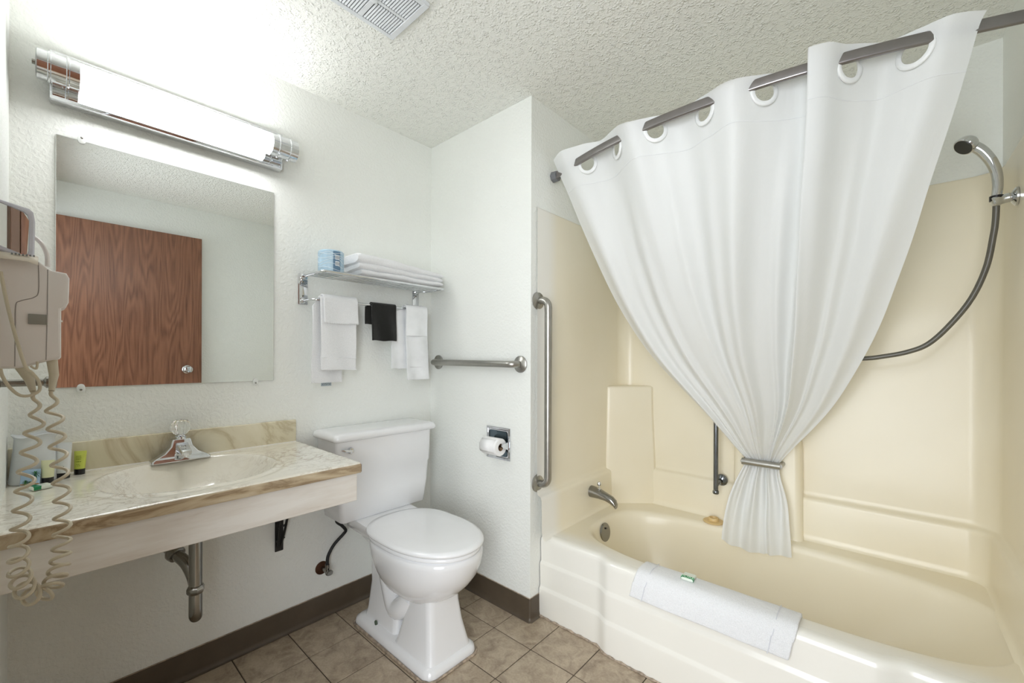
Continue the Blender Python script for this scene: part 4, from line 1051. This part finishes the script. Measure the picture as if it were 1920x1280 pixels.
def foldf(s, q):
    """narrow rounded ridges; their place drifts slowly with height"""
    v = 0.0
    for i, (c, a, wd) in enumerate(FOLDS):
        cc = c + .018 * math.sin(3.1 * q + i * 1.7)
        d = (s - cc) / (.027 * wd); v -= a * math.exp(-d * d)
    v += .35 * math.sin(s * 46 + 2.2 * q)
    return v
def curt(i, q):
    """i: column index 0..NS, q: 0 at hem line to 1 at the tie bar"""
    s = i / NS; P0 = TOPR[i]
    xl, xr_ = interp(LT, q), interp(RTb, q)
    x0, x1 = TOPR[0].x, TOPR[NS].x
    ft_ = (P0.x - x0) / (x1 - x0); fs = s
    m = min(1, q * 1.25); m = m * m * (3 - 2 * m)
    # the big overlapping pleat keeps its overlap most of the way down
    f = ft_ * (1 - m * .75) + fs * (m * .75)
    x = xl + (xr_ - xl) * f
    off = P0.y * (1 - q) ** .8
    xx = x0 + (x1 - x0) * min(1, max(0, f)); yt = rody(min(XR, max(XB, P0.x))) 
    y = yt + (2.287 - yt) * q ** 1.15
    # narrowing sag: middle hangs a touch nearer
    amp = .002 * min(1, q * 8) + .026 * math.sin(math.pi * min(1, q * .62 + .06)) * min(1, q * 3 + .05)
    gat = .5 + .5 * math.cos(math.pi * min(1, max(0, (q - .82) / .18)))
    amp = amp * (.35 + .65 * gat)
    y += off + foldf(s, q) * amp - .010 * math.sin(math.pi * s) * math.sin(math.pi * q)
    z = ZT + (ZG - ZT) * q + (interp(ZTT, P0.x) - ZT) * max(0, 1 - q * 22) ** 1.5
    y += .003 * noise.noise(Vector((s * 14, q * 5, 3))) * min(1, q * 6)
    z += .0015 * math.sin(s * 60) * (1 - min(1, q * 20))
    return Vector((x, y, z))
NQ1, NQ2 = 40, 150      # fine rows in the ring band, coarser below
QS = [.115 * j / NQ1 for j in range(NQ1)] + [.115 + (1 - .115) * j / NQ2 for j in range(NQ2 + 1)]
RC_Z = RODZ - .018; HR = .033
holes = [curt(i, (ZT - RC_Z) / (ZT - ZG)) for i in RS]
bm = bm_new(); grid = [[curt(i, q) for i in range(NS + 1)] for q in QS]
GV = {}
def gv(j, i):
    if (j, i) not in GV: GV[(j, i)] = bm.verts.new(grid[j][i])
    return GV[(j, i)]
for j in range(len(QS) - 1):
    for i in range(NS):
        if QS[j] < .115:
            c = (grid[j][i] + grid[j + 1][i + 1]) / 2
            if any((c - h).length < HR for h, si in zip(holes, RS) if abs(i - si) < 60): continue
        bm.faces.new((gv(j, i), gv(j, i + 1), gv(j + 1, i + 1), gv(j + 1, i)))
finish('curtain_panel', bm, CURT, sc_t, sharp=180)
# grommet rings following the cloth
def loc_i(i, q):
    i0 = int(max(0, min(NS - 1, math.floor(i)))); return curt(i0, q).lerp(curt(i0 + 1, q), i - i0)
ds = TLEN / NS; dq = 1 / (ZT - ZG)
for h, si in zip(holes, RS):
    bm = bm_new(); rings = []
    q0 = (ZT - RC_Z) * dq
    tx = (curt(min(NS, si + 8), q0) - curt(si - 8, q0)); step = tx.length / 16
    nrm = tx.cross(Vector((0, 0, 1))).normalized()
    tx.normalize()
    for r_, o in ((.030, .0), (.0305, .003), (.036, .004), (.0435, .003), (.045, 0), (.0435, -.003), (.036, -.004), (.0305, -.003), (.030, .0)):
        ring = []
        for k in range(40):
            a = 2 * math.pi * k / 40
            p = loc_i(si + r_ * math.cos(a) / step, q0 - r_ * math.sin(a) * dq)
            flat = h + tx * (r_ * math.cos(a)) + Vector((0, 0, r_ * math.sin(a)))
            ring.append(p.lerp(flat, .7) + nrm * o)
        rings.append(ring)
    loft(bm, rings, (False, False)); finish('grommet_ring', bm, RINGM, sc_t, sharp=60)
bm = bm_new(); tube(bm, [curt(i, .108) + Vector((0, -.001, 0)) for i in range(0, NS + 1, 3)], .0011, 5); finish('hem_seam', bm, FLATW, sc_t)
# tail below the bar
TL = smooth_tab([(0, 1.474), (.05, 1.470), (.25, 1.432), (.45, 1.404), (.6, 1.392), (.82, 1.378), (1, 1.374)], 40)
TR = smooth_tab([(0, 1.612), (.05, 1.612), (.18, 1.622), (.3, 1.640), (.45, 1.655), (.75, 1.665), (1, 1.670)], 40)
def tail(s, q):
    z = .735 - (.40 - .028 * math.sin(math.pi * (s * .9 + .1)) * -1) * q
    x = interp(TL, q) + (interp(TR, q) - interp(TL, q)) * s
    y = 2.287 - .045 * min(1, q * 1.6) 
    amp = .007 + .010 * math.sin(math.pi * min(1, q * .8 + .1))
    y += amp * (math.sin(s * 2 * math.pi * 3.6 + .6 + .8 * q) + (.55 * (1 - q)) * math.sin(s * 2 * math.pi * 8 + 1)) 
    y += .022 * math.exp(-((s - .62 - .04 * q) / .035) ** 2) * q ** .5
    y += .006 * math.exp(-((s - .75) / .08) ** 2)
    return Vector((x, y, z))
bm = bm_new(); n1, n2 = 110, 70
vs = [[bm.verts.new(tail(i / n1, j / n2)) for i in range(n1 + 1)] for j in range(n2 + 1)]
for j in range(n2):
    for i in range(n1): bm.faces.new((vs[j][i], vs[j][i + 1], vs[j + 1][i + 1], vs[j + 1][i]))
finish('curtain_tail', bm, CURT, sc_t, sharp=180)

# ================================================================ HAND SHOWER
hsw = thing('hand_shower', 'chrome hand shower with grey hose hooked on tub end wall', 'shower head', (XR, 2.12, 1.75))
YS = 2.12
bm = bm_new()
hp = catmull([(2.256, YS, 1.765), (2.259, YS, 1.80), (2.256, YS, 1.845), (2.244, YS, 1.888), (2.225, YS - .002, 1.925), (2.205, YS - .004, 1.948), (2.188, YS - .006, 1.960)], 6)
tube(bm, hp, [.0125 + .005 * (i / len(hp)) for i in range(len(hp))], 20); finish('handle', bm, CHROME, hsw)
ax = Vector((-.62, -.42, -.66)).normalized(); oo = Vector((2.196, YS - .004, 1.968))
bm = bm_new(); lathe(bm, oo, ax, [(0, -.012), (.018, -.008), (.028, .004), (.031, .018), (.031, .026), (.028, .029), (0, .029)], 32); hdp = finish('spray_head', bm, CHROME, hsw)
bm = bm_new(); lathe(bm, oo + ax * .0292, ax, [(0, 0), (.0265, 0), (.025, .002), (.012, .003), (0, .003)], 32); finish('spray_face', bm, simple('dark_spray_plate', srgb(52, 52, 50), .4), hdp)
bm = bm_new(); tube(bm, [(2.256, YS, 1.752), (2.256, YS, 1.768)], .0165, 20); finish('grip_collar', bm, BLACKP, hsw)
bm = bm_new(); tube(bm, catmull([(XR - .008, YS + .002, 1.757), (2.29, YS, 1.757), (2.27, YS, 1.754), (2.245, YS - .004, 1.748)], 5), [.012] * 6 + [.014] * 6 + [.0165] * 3 + [.012], 18, flat=1.1); finish('holder_arm', bm, CHROME, hsw)
bm = bm_new(); lathe(bm, (XR - .008, YS + .002, 1.757), (-1, 0, 0), [(0, 0), (.030, 0), (.030, .005), (.018, .014), (0, .015)], 28); finish('wall_flange', bm, CHROME, hsw)
bm = bm_new()
tube(bm, catmull([(2.256, YS, 1.745), (2.255, YS + .005, 1.69), (2.251, YS + .012, 1.64), (2.236, YS + .02, 1.535), (2.202, YS + .025, 1.432), (2.150, YS + .03, 1.343), (2.096, YS + .03, 1.278), (2.040, YS + .03, 1.249), (1.975, YS + .03, 1.233), (1.918, YS + .03, 1.225), (1.80, YS + .03, 1.225), (1.68, YS + .05, 1.26), (1.60, YS + .10, 1.33), (1.56, YS + .16, 1.42), (1.50, YS + .20, 1.44), (1.42, YS + .20, 1.43), (1.36, YS + .19, 1.435)], 8), .0088, 12)
finish('shower_hose', bm, HOSE, hsw)

for o in list(bpy.data.objects):
    if '_base' in o: del o['_base']
